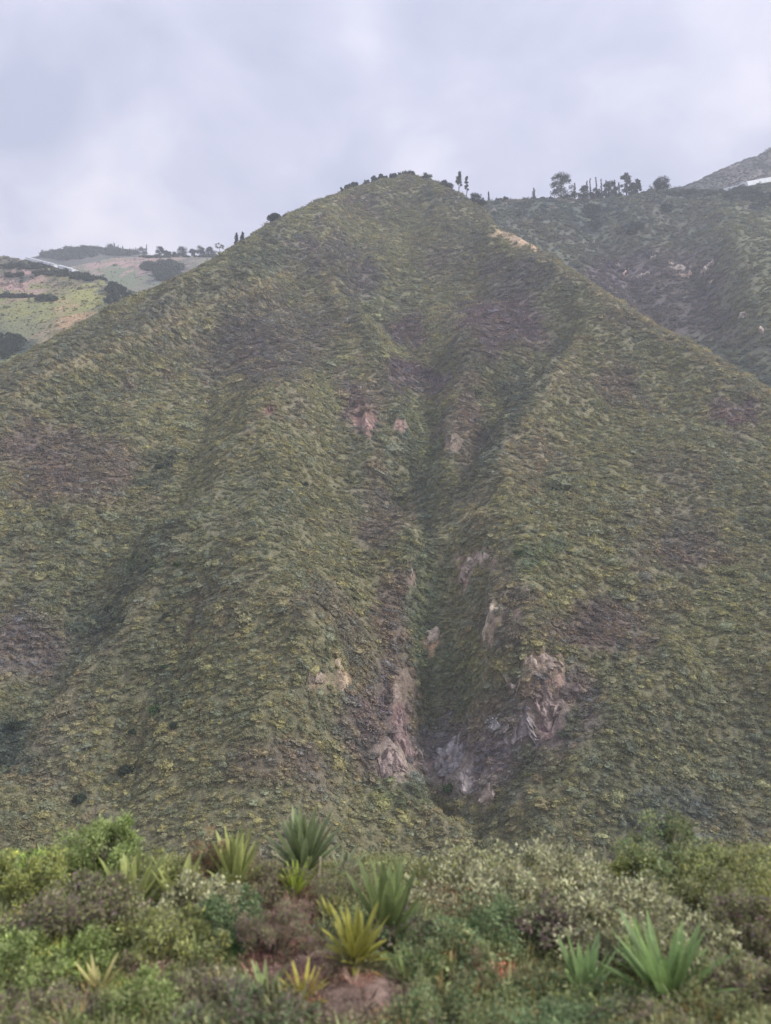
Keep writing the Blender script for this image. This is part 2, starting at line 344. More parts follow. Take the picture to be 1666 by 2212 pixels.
TINT = [ # areas where other plants and dry growth dominate
 (200, 1000, 110, 80, (.145, .115, .085), .5), (80, 1000, 80, 80, (.12, .09, .07), .5), (60, 1395, 110, 90, (.13, .11, .09), .6), (700, 550, 90, 50, (.1, .09, .075), .55),
 (870, 700, 60, 50, (.115, .08, .08), .7), (1080, 700, 110, 75, (.12, .09, .08), .7), (900, 820, 70, 40, (.11, .08, .078), .7), (790, 880, 60, 60, (.15, .115, .095), .5),
 (1330, 820, 50, 40, (.13, .1, .07), .5), (860, 1320, 70, 80, (.15, .11, .085), .5), (1280, 1360, 130, 60, (.115, .085, .07), .6), (1060, 1590, 150, 110, (.15, .13, .1), .45),
 (1200, 1530, 100, 90, (.16, .125, .11), .6), (1440, 1120, 130, 70, (.11, .1, .07), .4), (1500, 1190, 120, 50, (.11, .085, .07), .45), (820, 1600, 80, 120, (.16, .125, .11), .45),
 (600, 1650, 120, 60, (.12, .09, .075), .4), (1130, 600, 80, 60, (.085, .08, .07), .5), (780, 610, 60, 30, (.1, .085, .08), .6), (980, 560, 100, 60, (.12, .11, .07), .4),
 (540, 770, 150, 70, (.1, .085, .075), .35), (820, 1130, 60, 90, (.13, .1, .075), .4), (1580, 880, 60, 20, (.12, .085, .075), .6), (1000, 930, 60, 90, (.13, .105, .085), .4),
 (910, 1150, 34, 110, (.105, .135, .062), .65), (930, 1330, 46, 110, (.105, .135, .062), .65), (960, 1460, 60, 90, (.105, .135, .062), .65), (935, 1590, 24, 50, (.105, .135, .062), .65),
 (970, 1705, 34, 22, (.105, .135, .062), .65), (1120, 1640, 36, 50, (.105, .135, .062), .65), (1230, 1560, 34, 40, (.055, .08, .04), .6), (20, 1600, 60, 80, (.045, .07, .045), .85),
 (200, 1350, 50, 60, (.06, .085, .05), .5), (340, 1010, 34, 26, (.05, .07, .04), .6), (1060, 990, 26, 90, (.06, .085, .05), .6), (1110, 850, 34, 60, (.06, .08, .05), .55),
 (330, 1230, 50, 30, (.07, .11, .045), .6), (860, 1720, 70, 50, (.09, .13, .05), .5), (1450, 1760, 120, 40, (.07, .09, .06), .5), (350, 1490, 50, 50, (.07, .095, .05), .4),
 (130, 800, 200, 18, (.18, .17, .07), .5), (1300, 1020, 150, 160, (.16, .165, .07), .35), (1430, 690, 120, 26, (.17, .15, .08), .5), (420, 1150, 160, 140, (.155, .165, .07), .3),
 (500, 1500, 90, 120, (.165, .18, .08), .4), (560, 560, 90, 26, (.085, .12, .06), .5), (1550, 1330, 130, 110, (.15, .16, .06), .4), (1010, 480, 60, 50, (.13, .13, .075), .4),
 (940, 430, 60, 24, (.08, .1, .06), .6), (790, 430, 60, 24, (.15, .14, .09), .5), (600, 510, 60, 20, (.08, .1, .07), .5), (1160, 1190, 60, 30, (.1, .15, .06), .4)]
GREEN = np.array([.165, .168, .072])
TINT += [(840, 660, 80, 60, (.15, .17, .07), .55), (890, 950, 60, 110, (.14, .165, .07), .5), (600, 720, 150, 100, (.115, .105, .075), .5), (760, 860, 40, 50, (.15, .12, .095), .45), (1000, 1640, 130, 90, (.2, .175, .155), .55), (1220, 820, 30, 60, (.19, .18, .09), .5), (870, 1480, 40, 120, (.16, .125, .1), .5), (1090, 1330, 50, 110, (.13, .11, .08), .5), (330, 705, 120, 16, (.2, .18, .085), .6), (500, 640, 80, 10, (.18, .17, .085), .5), (1320, 650, 70, 14, (.2, .18, .09), .5), (1560, 785, 90, 14, (.2, .18, .09), .6), (560, 1350, 60, 110, (.2, .2, .09), .4), (130, 1600, 60, 90, (.16, .18, .09), .4), (330, 1330, 90, 20, (.19, .19, .08), .5), (1140, 1000, 50, 70, (.19, .17, .09), .5), (1010, 860, 30, 90, (.18, .15, .09), .5), (820, 1010, 30, 60, (.19, .16, .08), .5)]
# dry grass crests and denser gully scrub, with lit and shaded flanks painted in: polyline, half width, colour, strength
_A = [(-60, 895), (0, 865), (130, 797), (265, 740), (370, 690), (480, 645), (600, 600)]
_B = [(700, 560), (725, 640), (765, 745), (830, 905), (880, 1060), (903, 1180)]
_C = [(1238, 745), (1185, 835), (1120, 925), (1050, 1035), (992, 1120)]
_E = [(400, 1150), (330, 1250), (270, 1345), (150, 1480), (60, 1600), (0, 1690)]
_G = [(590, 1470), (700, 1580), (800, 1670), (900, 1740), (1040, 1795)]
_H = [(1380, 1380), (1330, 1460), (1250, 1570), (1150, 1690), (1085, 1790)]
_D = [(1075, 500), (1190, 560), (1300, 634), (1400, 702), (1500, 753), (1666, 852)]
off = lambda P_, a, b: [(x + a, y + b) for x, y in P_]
GRASS_LIT = (.235, .215, .105); SCRUB_SHADE = (.085, .1, .058)
LINES = [(_A, 13, GRASS_LIT, .55), (off(_A, -8, -34), 26, (.1, .11, .068), .5), (_B, 11, GRASS_LIT, .45), (off(_B, 30, 0), 20, (.1, .105, .06), .45), (off(_C, 8, 0), 14, GRASS_LIT, .5), (off(_C, -26, -2), 20, SCRUB_SHADE, .55),
         (off(_E, 8, 6), 13, GRASS_LIT, .4), (off(_E, -26, -14), 20, SCRUB_SHADE, .5), (_G, 9, GRASS_LIT, .35), (off(_G, 22, -14), 14, SCRUB_SHADE, .4), (off(_H, 8, 0), 9, GRASS_LIT, .3), (off(_H, -16, -10), 15, SCRUB_SHADE, .5), (_D, 15, GRASS_LIT, .5)]
def tone(V, base=GREEN, tints=TINT):
    u, v = project(V[:, 0], V[:, 1], V[:, 2])
    wu = u + fbm(V[:, 0] / 9, V[:, 1] / 9, 4, 3) * 45; wv = v + fbm(V[:, 0] / 9, V[:, 1] / 9, 4, 13) * 45
    c = np.tile(base, (len(V), 1))
    n1 = fbm(V[:, 0] / 38, V[:, 1] / 50, 4, 21)[:, None]; n2 = fbm(V[:, 0] / 14, V[:, 1] / 18, 4, 22)[:, None]
    c = c * (1 + .22 * n1 + .2 * n2)
    k = smooth(.1, .6, n2); c = c * (1 - .5 * k) + np.array([.12, .1, .075]) * .5 * k
    k = smooth(.05, .5, -n1); c = c * (1 - .35 * k) + np.array([.1, .125, .07]) * .35 * k
    for (a, b, ra, rb, cc, s) in tints:
        d = np.hypot((wu - a) / ra, (wv - b) / rb); k = (min(1, s * 1.15) * (1 - smooth(.5, 1.3, d)))[:, None]; c = c * (1 - k) + np.array(cc) * k
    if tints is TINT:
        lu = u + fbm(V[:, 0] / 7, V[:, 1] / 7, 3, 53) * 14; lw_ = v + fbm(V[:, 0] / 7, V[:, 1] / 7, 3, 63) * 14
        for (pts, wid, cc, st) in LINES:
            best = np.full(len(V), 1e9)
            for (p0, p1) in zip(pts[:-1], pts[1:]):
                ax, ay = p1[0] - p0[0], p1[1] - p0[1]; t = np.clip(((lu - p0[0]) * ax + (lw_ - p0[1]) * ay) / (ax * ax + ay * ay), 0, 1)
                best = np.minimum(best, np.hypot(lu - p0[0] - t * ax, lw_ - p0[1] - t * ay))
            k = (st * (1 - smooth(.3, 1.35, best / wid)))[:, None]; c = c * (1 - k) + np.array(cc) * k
    return c * np.array([1.66, 1.57, 2.0])
def rockmask(V):
    u, v = project(V[:, 0], V[:, 1], V[:, 2])
    wu = u + fbm(V[:, 0] / 5, V[:, 1] / 5, 4, 33) * 22; wv = v + fbm(V[:, 0] / 5, V[:, 1] / 5, 4, 43) * 22
    m = np.zeros(len(V)); c = np.zeros((len(V), 3))
    for (a, b, ra, rb, cc) in ROCK:
        d = np.hypot((wu - a) / ra, (wv - b) / rb); k = 1 - smooth(.75, 1.1, d)
        c = np.where((k > m)[:, None], np.array(cc), c); m = np.maximum(m, k)
    return m, c
VV = np.stack([main.X.ravel(), main.Y.ravel(), main.Z.ravel()], -1)
rm, _ = rockmask(VV); rm = rm.reshape(main.Z.shape)
uu_ = np.arange(-100, 1780, 20.0); main.fit_crest(uu_, rv(uu_) + 3)
main.Z += rm * np.where(V_ > 600, 1, .2) * (ridged(main.X / 5, main.Y / 12, 4, 61) - .5) * 8.0
def main_col(V):
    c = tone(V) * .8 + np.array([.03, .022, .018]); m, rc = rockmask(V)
    n = fbm(V[:, 0] / 2.5, V[:, 2] / 4.0, 3, 71)[:, None]
    rc = rc * np.array([1.35, 1.25, 1.12]) * (1 + .8 * n); m = m[:, None]
    return c * (1 - m) + rc * m
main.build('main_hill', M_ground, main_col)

# right-hand hill behind
rc_ = []
RS = [(960, 440, 570), (1000, 440, 565), (1050, 436, 560), (1090, 433, 560), (1160, 429, 565), (1250, 431, 570), (1340, 426, 572), (1400, 416, 578), (1460, 408, 590), (1560, 412, 600), (1666, 395, 610), (1900, 360, 640)]
for (u, v, Y) in RS:
    p = pt(u, v, Y); rc_ += [p, [p[0], p[1] + 50, p[2] - 10 if u > 1450 else p[2] - 20], [p[0], p[1] + 160, p[2] - 60]]
for q in [(1000, 520, 520), (1100, 500, 515), (1100, 600, 460), (1200, 500, 512), (1200, 600, 455), (1300, 480, 520), (1300, 560, 480), (1300, 680, 415), (1390, 480, 515), (1400, 580, 470), (1400, 720, 400), (1500, 500, 500),
          (1500, 620, 445), (1500, 760, 385), (1580, 450, 510), (1590, 520, 462), (1620, 600, 418), (1640, 700, 375), (1666, 800, 345), (1560, 700, 400), (1700, 500, 480), (1800, 700, 370), (1900, 900, 300), (1666, 950, 300), (1400, 900, 330), (1200, 800, 380), (1900, 500, 480)]:
    rc_.append(pt(*q))
righth = Field(rc_, 20, 520, 240, 760, 2.2)
righth.Z += fbm(righth.X / 50, righth.Y / 60, 4, 55) * 3.5 + (ridged(righth.X / 32, righth.Y / 70, 3, 66) - .5) * 5 + fbm(righth.X / 9, righth.Y / 9, 2, 67) * .6
righth.carve([(line(righth, [(1290, 440), (1285, 480), (1330, 560), (1400, 650), (1470, 720)]), -9, 26), (line(righth, [(1480, 450), (1470, 520), (1500, 620), (1560, 720)]), -5, 24),
              (line(righth, [(1560, 430), (1590, 520), (1630, 640), (1700, 760)]), 6, 30)])
righth.fit_crest(np.arange(1000, 1700, 20.0), np.interp(np.arange(1000, 1700, 20.0), [r[0] for r in RS], [r[1] for r in RS]) + 2, 60)
R_TINT = [(1430, 640, 230, 110, (.1, .088, .068), .75), (1350, 590, 90, 30, (.1, .08, .075), .5), (1280, 470, 30, 40, (.05, .065, .05), .7), (1370, 490, 30, 14, (.05, .065, .05), .6),
          (1200, 450, 200, 22, (.06, .085, .06), .6), (1500, 420, 120, 22, (.06, .075, .055), .6), (1620, 420, 80, 20, (.04, .06, .045), .85), (1630, 600, 80, 150, (.12, .13, .055), .7), (1590, 480, 60, 50, (.13, .14, .065), .5),
          (1160, 428, 130, 6, (.2, .17, .13), .5)]
def right_base(V): return tone(V, np.array([.098, .112, .062]), R_TINT)
righth.build('right_hill', M_ground, lambda V: right_base(V) * .85 + .012)

# farther slope at the right edge
q = []
for (u, v, Y) in [(1400, 425, 820), (1440, 416, 820), (1480, 404, 830), (1540, 376, 850), (1600, 350, 870), (1666, 326, 880), (1760, 300, 900), (1900, 285, 930)]:
    p = pt(u, v, Y); q += [p, [p[0], p[1] + 90, p[2] - 40], [p[0], p[1] + 200, p[2] - 120]]
for t_ in [(1500, 430, 770), (1600, 430, 740), (1700, 430, 730), (1600, 390, 800), (1700, 370, 800), (1850, 400, 760), (1400, 470, 740), (1600, 500, 680), (1850, 500, 680)]: q.append(pt(*t_))
farr = Field(q, 230, 640, 640, 1080, 4)
farr.Z += fbm(farr.X / 40, farr.Y / 40, 4, 15) * 2.5
_u = np.arange(1440, 1700, 15.0); _p = [(1400, 425), (1440, 416), (1480, 404), (1540, 376), (1600, 350), (1666, 326), (1760, 300)]; farr.fit_crest(_u, np.interp(_u, [k[0] for k in _p], [k[1] for k in _p]), 40)
farr.build('far_right_hill', M_ground, lambda V: tone(V, np.array([.035, .038, .026]), [(1640, 385, 60, 16, (.2, .17, .13), .6), (1560, 375, 30, 12, (.15, .11, .1), .5)]))

# left-hand farmed hill
q = []
for (u, v, Y) in [(-250, 535, 640), (-100, 545, 630), (0, 553, 620), (55, 563, 600), (110, 577, 585), (160, 590, 570), (225, 606, 545), (270, 625, 510), (330, 645, 480)]:
    p = pt(u, v, Y); q += [p, [p[0], p[1] + 50, p[2] - 22], [p[0], p[1] + 150, p[2] - 90]]
for t_ in [(0, 600, 555), (80, 620, 530), (150, 625, 520), (0, 650, 500), (100, 660, 480), (200, 650, 480), (0, 720, 435), (100, 710, 440), (0, 790, 395), (-150, 620, 540), (-150, 750, 430), (-300, 850, 360), (240, 700, 430), (0, 900, 340), (330, 720, 420), (-300, 620, 560)]: q.append(pt(*t_))
lefth = Field(q, -480, -80, 330, 800, 2.5)
lefth.Z += fbm(lefth.X / 30, lefth.Y / 30, 4, 25) * 1.6
L_TINT = [(40, 608, 70, 34, (.28, .2, .14), .95), (20, 640, 90, 8, (.06, .075, .045), .8), (110, 655, 150, 30, (.18, .19, .06), .9), (190, 632, 40, 22, (.22, .23, .07), .9), (150, 695, 52, 26, (.3, .22, .1), .95), (110, 720, 40, 14, (.22, .19, .1), .6),
          (40, 690, 80, 26, (.13, .15, .065), .7), (110, 590, 130, 14, (.05, .065, .04), .85), (30, 575, 60, 8, (.05, .065, .04), .8), (20, 745, 50, 34, (.035, .055, .035), .9), (270, 650, 50, 40, (.06, .08, .05), .8), (110, 640, 30, 10, (.08, .09, .05), .6), (20, 800, 60, 30, (.13, .16, .06), .6)]
left_base = lambda V: tone(V, np.array([.12, .115, .05]), L_TINT)
_u = np.arange(-60, 300, 15.0); _p = [(-100, 545), (0, 553), (55, 563), (110, 577), (160, 590), (225, 606), (270, 625), (330, 645)]; lefth.fit_crest(_u, np.interp(_u, [k[0] for k in _p], [k[1] for k in _p]), 40)
lefth.build('left_farm_hill', M_ground, left_base)
q = []
for (u, v, Y) in [(60, 600, 800), (160, 575, 800), (240, 558, 810), (330, 554, 820), (430, 553, 820), (500, 551, 820), (600, 545, 830)]:
    p = pt(u, v, Y); q += [p, [p[0], p[1] + 60, p[2] - 15], [p[0], p[1] + 160, p[2] - 80]]
for t_ in [(200, 600, 740), (300, 590, 740), (400, 585, 740), (250, 640, 660), (350, 630, 660), (450, 640, 650), (330, 700, 580), (500, 600, 700), (120, 660, 640)]: q.append(pt(*t_))
fieldh = Field(q, -440, -100, 560, 1000, 3)
fieldh.Z += fbm(fieldh.X / 40, fieldh.Y / 40, 3, 35) * 1.0
F_TINT = [(300, 566, 150, 14, (.26, .19, .135), .95), (200, 578, 50, 12, (.25, .19, .14), .85), (270, 600, 90, 24, (.12, .15, .075), .8), (350, 580, 60, 14, (.045, .055, .05), .9), (360, 598, 36, 14, (.05, .06, .05), .9), (430, 570, 40, 12, (.1, .11, .07), .8)]
field_base = lambda V: tone(V, np.array([.14, .14, .085]), F_TINT)
_u = np.arange(180, 500, 15.0); _p = [(160, 575), (240, 558), (330, 554), (430, 553), (500, 551)]; fieldh.fit_crest(_u, np.interp(_u, [k[0] for k in _p], [k[1] for k in _p]), 40)
fieldh.build('far_field_hill', M_ground, field_base)
q = []
for (u, v, Y) in [(-60, 590, 1000), (20, 570, 1000), (65, 557, 1000), (110, 545, 1010), (145, 536, 1020), (200, 536, 1020), (250, 543, 1030), (290, 549, 1030), (350, 553, 1040), (430, 553, 1040), (520, 550, 1040)]:
    p = pt(u, v, Y); q += [p, [p[0], p[1] + 90, p[2] - 40], [p[0], p[1] + 200, p[2] - 150]]
for t_ in [(60, 610, 930), (150, 580, 940), (250, 575, 950), (350, 580, 950), (450, 580, 950), (150, 640, 860), (350, 640, 860), (-60, 640, 900)]: q.append(pt(*t_))
farl = Field(q, -640, -160, 820, 1220, 5)
farl.Z += fbm(farl.X / 40, farl.Y / 40, 3, 35) * 1.6
farl_base = lambda V: tone(V, np.array([.06, .07, .05]), [(160, 548, 60, 8, (.11, .1, .085), .6)])
_u = np.arange(40, 500, 15.0); _p = [(20, 570), (65, 557), (110, 545), (145, 536), (200, 536), (250, 543), (290, 549), (350, 553), (430, 553), (520, 550)]; farl.fit_crest(_u, np.interp(_u, [k[0] for k in _p], [k[1] for k in _p]), 40)
farl.build('far_left_hill', M_ground, farl_base)

# ------------------------------------------------------------------ scattering shrubs over the hills
protos = bpy.data.collections.new('shrub_shapes')
def leaf_quads(C, D, Nrm, ln, wd):
    """diamond leaves at C pointing along D, width along cross(D, Nrm)"""
    D = D / (np.linalg.norm(D, axis=1, keepdims=True) + 1e-9)
    S = np.cross(D, Nrm); S /= (np.linalg.norm(S, axis=1, keepdims=True) + 1e-9)
    ln = np.asarray(ln).reshape(-1, 1); wd = np.asarray(wd).reshape(-1, 1)
    n = len(C); v = np.empty((n, 4, 3)); v[:, 0] = C; v[:, 1] = C + D * ln * .45 + S * wd * .5; v[:, 2] = C + D * ln; v[:, 3] = C + D * ln * .45 - S * wd * .5
    f = np.arange(n * 4).reshape(n, 4); return v.reshape(-1, 3), f
def rand_dirs(n, up=0.0):
    d = rng.normal(size=(n, 3)); d[:, 2] += up; return d / np.linalg.norm(d, axis=1, keepdims=True)
def shrub_proto(i, nleaf=70, flat=.5):
    import bmesh
    bm = bmesh.new(); bmesh.ops.create_icosphere(bm, subdivisions=2, radius=.4)
    sd_ = 40 + i
    for vv in bm.verts:
        c = vv.co; k = 1 + .9 * float(fbm(np.array([c.x * 3 + i * 9]), np.array([c.y * 3 + c.z * 4]), 2, sd_)[0])
        vv.co = Vector((c.x * k, c.y * k, c.z * k * flat + .12))
    for fc in list(bm.faces):
        if fc.calc_center_median().z < -.12: bm.faces.remove(fc)
    V = [v.co[:] for v in bm.verts]; Fq = [[v.index for v in f.verts] for f in bm.faces]; bm.free()
    d = rand_dirs(nleaf, .35); r = .3 + .28 * rng.random((nleaf, 1))
    r *= 1 + .5 * fbm(d[:, 0] * 2 + i, d[:, 1] * 2 + d[:, 2] * 2, 2, sd_)[:, None]
    C = d * r * np.array([1, 1, flat * 1.05]) + np.array([0, 0, .12])
    D = d * .6 + rand_dirs(nleaf) * .8
    lv, lf = leaf_quads(C, D, rand_dirs(nleaf, 1.2), .1 + .1 * rng.random(nleaf), .06 + .06 * rng.random(nleaf))
    n0 = len(V); V = list(V) + [tuple(p) for p in lv]; Fq += [[a + n0 for a in f] for f in lf]
    o = add_mesh('shrub_shape', V, Fq, M_cover, link=False); protos.objects.link(o); return o
for i in range(8): shrub_proto(i, 220, [.5, .42, .6, .5, .75, .45, .55, .38][i])
tree_shapes = bpy.data.collections.new('wood_shapes')

def scatter(name, P, cols, scl, rot, idx, coll, label=None):
    me = bpy.data.meshes.new(name); me.vertices.add(len(P)); me.vertices.foreach_set('co', P.astype(np.float32).ravel())
    a = me.attributes.new('scl', 'FLOAT_VECTOR', 'POINT'); a.data.foreach_set('vector', scl.astype(np.float32).ravel())
    a = me.attributes.new('rot', 'FLOAT_VECTOR', 'POINT'); a.data.foreach_set('vector', rot.astype(np.float32).ravel())
    a = me.attributes.new('pick', 'INT', 'POINT'); a.data.foreach_set('value', idx.astype(np.int32))
    a = me.attributes.new('col', 'FLOAT_COLOR', 'POINT'); c = np.ones((len(P), 4), np.float32); c[:, :3] = cols; a.data.foreach_set('color', c.ravel())
    o = bpy.data.objects.new(name, me); COL.objects.link(o); o['kind'] = 'stuff'
    if label: o['label'] = label
    g = bpy.data.node_groups.new(name + '_scatter', 'GeometryNodeTree')
    g.interface.new_socket('Geometry', in_out='INPUT', socket_type='NodeSocketGeometry'); g.interface.new_socket('Geometry', in_out='OUTPUT', socket_type='NodeSocketGeometry')
    n = g.nodes; l = g.links; gi = n.new('NodeGroupInput'); go = n.new('NodeGroupOutput'); ip = n.new('GeometryNodeInstanceOnPoints')
    ci = n.new('GeometryNodeCollectionInfo'); ci.inputs['Collection'].default_value = coll; ci.inputs['Separate Children'].default_value = True; ci.inputs['Reset Children'].default_value = True
    def na(nm, ty):
        k = n.new('GeometryNodeInputNamedAttribute'); k.data_type = ty; k.inputs['Name'].default_value = nm; return k.outputs['Attribute']
    er_ = n.new('FunctionNodeEulerToRotation'); l.new(na('rot', 'FLOAT_VECTOR'), er_.inputs[0])
    l.new(gi.outputs[0], ip.inputs['Points']); l.new(ci.outputs[0], ip.inputs['Instance']); ip.inputs['Pick Instance'].default_value = True
    l.new(na('pick', 'INT'), ip.inputs['Instance Index']); l.new(er_.outputs[0], ip.inputs['Rotation']); l.new(na('scl', 'FLOAT_VECTOR'), ip.inputs['Scale'])
    l.new(ip.outputs[0], go.inputs[0])
    md = o.modifiers.new('scatter', 'NODES'); md.node_group = g
    return o

def field_points(fl, n, power, vis=1.0, umin=-350, umax=2000, vmax=1900, ymin=60):
    cx = fl.X[:-1, :-1].ravel(); cyy = fl.Y[:-1, :-1].ravel(); cz = fl.Z[:-1, :-1].ravel()
    u, v = project(cx, cyy, cz)
    sx = (fl.Z[:-1, 1:] - fl.Z[:-1, :-1]).ravel() / fl.res; sy = (fl.Z[1:, :-1] - fl.Z[:-1, :-1]).ravel() / fl.res
    area = np.sqrt(1 + sx ** 2 + sy ** 2)
    facing = (sy * cyy + sx * cx - cz) / np.hypot(cx, cyy)       # visible when the slope rises faster than the ray
    wgt = area * (150 / cyy) ** power * ((u > umin) & (u < umax) & (v < vmax) & (cyy > ymin)) * np.where(facing > -12, 1, .05)
    k = rng.choice(len(cx), n, p=wgt / wgt.sum())
    x = cx[k] + rng.random(n) * fl.res; y = cyy[k] + rng.random(n) * fl.res
    return np.stack([x, y, fl.z(x, y)], -1)
def cover(name, fl, n, power, basefn, s0=1.35, rockfn=None, **k):
    P = field_points(fl, n, power, **k)
    if rockfn is not None:
        m, _ = rockfn(P); P = P[rng.random(len(P)) > smooth(.3, .9, m) * .95]
    n = len(P); c = basefn(P)
    # individual plants differ: yellowish, grey green, dark, dry
    r = rng.random(n)[:, None]; t = np.array([1.0, 1.0, 1.0]) * np.ones((n, 1))
    t = np.where(r < .18, [1.25, 1.2, 1.0], t); t = np.where((r > .18) & (r < .34), [.95, 1.05, 1.2], t); t = np.where((r > .34) & (r < .48), [.76, .8, .82], t)
    t = np.where((r > .52) & (r < .60), [1.08, .97, .93], t); t = np.where((r > .975), [1.5, 1.5, 1.3], t)
    c = c * t * (.88 + .26 * rng.random((n, 1)))
    s = s0 * (P[:, 1] / 150) ** .55 * np.exp(rng.normal(0, .33, n)) * (.8 + .5 * vnoise(P[:, 0] / 15, P[:, 1] / 20, 5))
    scl = np.stack([s * (1.1 + .6 * rng.random(n)), s * (.9 + .3 * rng.random(n)), s * (.85 + .6 * rng.random(n))], -1)
    e = fl.res * 2; gx_ = (fl.z(P[:, 0] + e, P[:, 1]) - fl.z(P[:, 0] - e, P[:, 1])) / (2 * e); gy_ = (fl.z(P[:, 0], P[:, 1] + e) - fl.z(P[:, 0], P[:, 1] - e)) / (2 * e)
    rot = np.stack([np.arctan(gy_) * .4 + rng.normal(0, .22, n), -np.arctan(gx_) * .6 + rng.normal(0, .15, n), rng.normal(0, .5, n)], -1)
    P[:, 2] -= s * .08
    return scatter(name, P, c, scl, rot, rng.integers(0, 8, n), protos)
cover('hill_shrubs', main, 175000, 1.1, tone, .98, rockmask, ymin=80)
cover('right_hill_shrubs', righth, 26000, 0, right_base, 1.0, umin=980, umax=1950, vmax=900)
cover('left_hill_shrubs', lefth, 7000, 0, lambda P: left_base(P) * .92, .5, umin=-200, umax=400, vmax=900)

cover('far_right_shrubs', farr, 7000, 0, lambda P: tone(P, np.array([.026, .032, .022])), .8, umin=1350, umax=1800)
cover('far_field_shrubs', fieldh, 1500, 0, lambda P: field_base(P) * .8, .4, umin=100, umax=600)
# woods: darker tree masses on the far left hills and under the greenhouses
def woods(fl, name, areas, n, size):
    Ps = []
    for (a, b, ra, rb) in areas:
        for _ in range(n):
            t = random.random() * 6.283; r = math.sqrt(random.random())
            p = fl.hit(a + ra * r * math.cos(t), b + rb * r * math.sin(t)); Ps.append(p)
    P = np.array(Ps); m = len(P); c = np.array([.04, .055, .035]) * (.7 + .8 * rng.random((m, 1)))
    s = size * np.exp(rng.normal(0, .3, m)); scl = np.stack([s, s, s * 1.5], -1)
    scatter(name, P, c, scl, np.stack([np.zeros(m), np.zeros(m), rng.random(m) * 6], -1), rng.integers(0, 8, m), protos)
woods(lefth, 'farm_hill_wood', [(60, 577, 60, 7), (130, 592, 60, 6), (190, 602, 40, 5), (30, 597, 20, 3), (20, 745, 34, 20), (0, 760, 25, 18), (250, 625, 22, 12), (20, 642, 60, 2), (100, 648, 22, 4), (265, 650, 36, 14)], 90, 2.5)
woods(fieldh, 'far_field_wood', [(350, 578, 46, 9), (365, 598, 26, 10)], 160, 4.5)
woods(fieldh, 'skyline_undergrowth', [(330, 556, 30, 1.5), (400, 555, 70, 1.5), (450, 555, 30, 1.5)], 50, 2.6)
woods(farl, 'far_ridge_wood', [(200, 541, 60, 5), (150, 552, 60, 10), (260, 548, 40, 5)], 130, 5)
woods(righth, 'right_hill_wood', [(1620, 425, 60, 12), (1590, 415, 40, 6), (1650, 440, 30, 14), (1283, 490, 10, 9), (1375, 492, 12, 5), (1365, 505, 6, 4), (1280, 460, 18, 14), (1440, 455, 8, 6), (1500, 420, 60, 6)], 90, 2.7)

# ------------------------------------------------------------------ trees on the skyline
def tube(path, radii, sides=6):
    V = []; Fs = []
    for k, (p, r) in enumerate(zip(path, radii)):
        p = Vector([float(c) for c in p]); a = Vector([float(c) for c in path[max(k - 1, 0)]]); b = Vector([float(c) for c in path[min(k + 1, len(path) - 1)]])
        d = (b - a).normalized(); s = d.orthogonal().normalized(); t = d.cross(s)
        for j in range(sides):
            an = 6.28318 * j / sides; q = p + (s * math.cos(an) + t * math.sin(an)) * r; V.append(q[:])
        if k:
            for j in range(sides):
                a0 = (k - 1) * sides; b0 = k * sides; Fs.append([a0 + j, a0 + (j + 1) % sides, b0 + (j + 1) % sides, b0 + j])
    V.append(tuple(path[-1])); n = len(V) - 1; b0 = (len(path) - 1) * sides
    for j in range(sides): Fs.append([b0 + j, b0 + (j + 1) % sides, n])
    return V, Fs
def join(parts):
    V = []; Fs = []
    for v, f in parts:
        n = len(V); V += [tuple(p) for p in v]; Fs += [[a + n for a in q] for q in f]
    return V, Fs
def crown_leaves(clumps, per, size, col, spread=1.0):
    Cs = []; Cc = []
    for (c, r) in clumps:
        d = rand_dirs(per, .2); rr = r * rng.random((per, 1)) ** .45; Cs.append(np.array(c) + d * rr * np.array([1, 1, .8])); Cc.append(np.tile(np.array(col) * (.7 + .6 * random.random()), (per, 1)))
    C = np.concatenate(Cs); cc = np.concatenate(Cc) * (.75 + .5 * rng.random((len(C), 1)))
    v, f = leaf_quads(C, rand_dirs(len(C)), rand_dirs(len(C), .5), size * (.7 + .7 * rng.random(len(C))), size * .8 * (.6 + .6 * rng.random(len(C))))
    return v, f, np.repeat(cc, 4, axis=0)
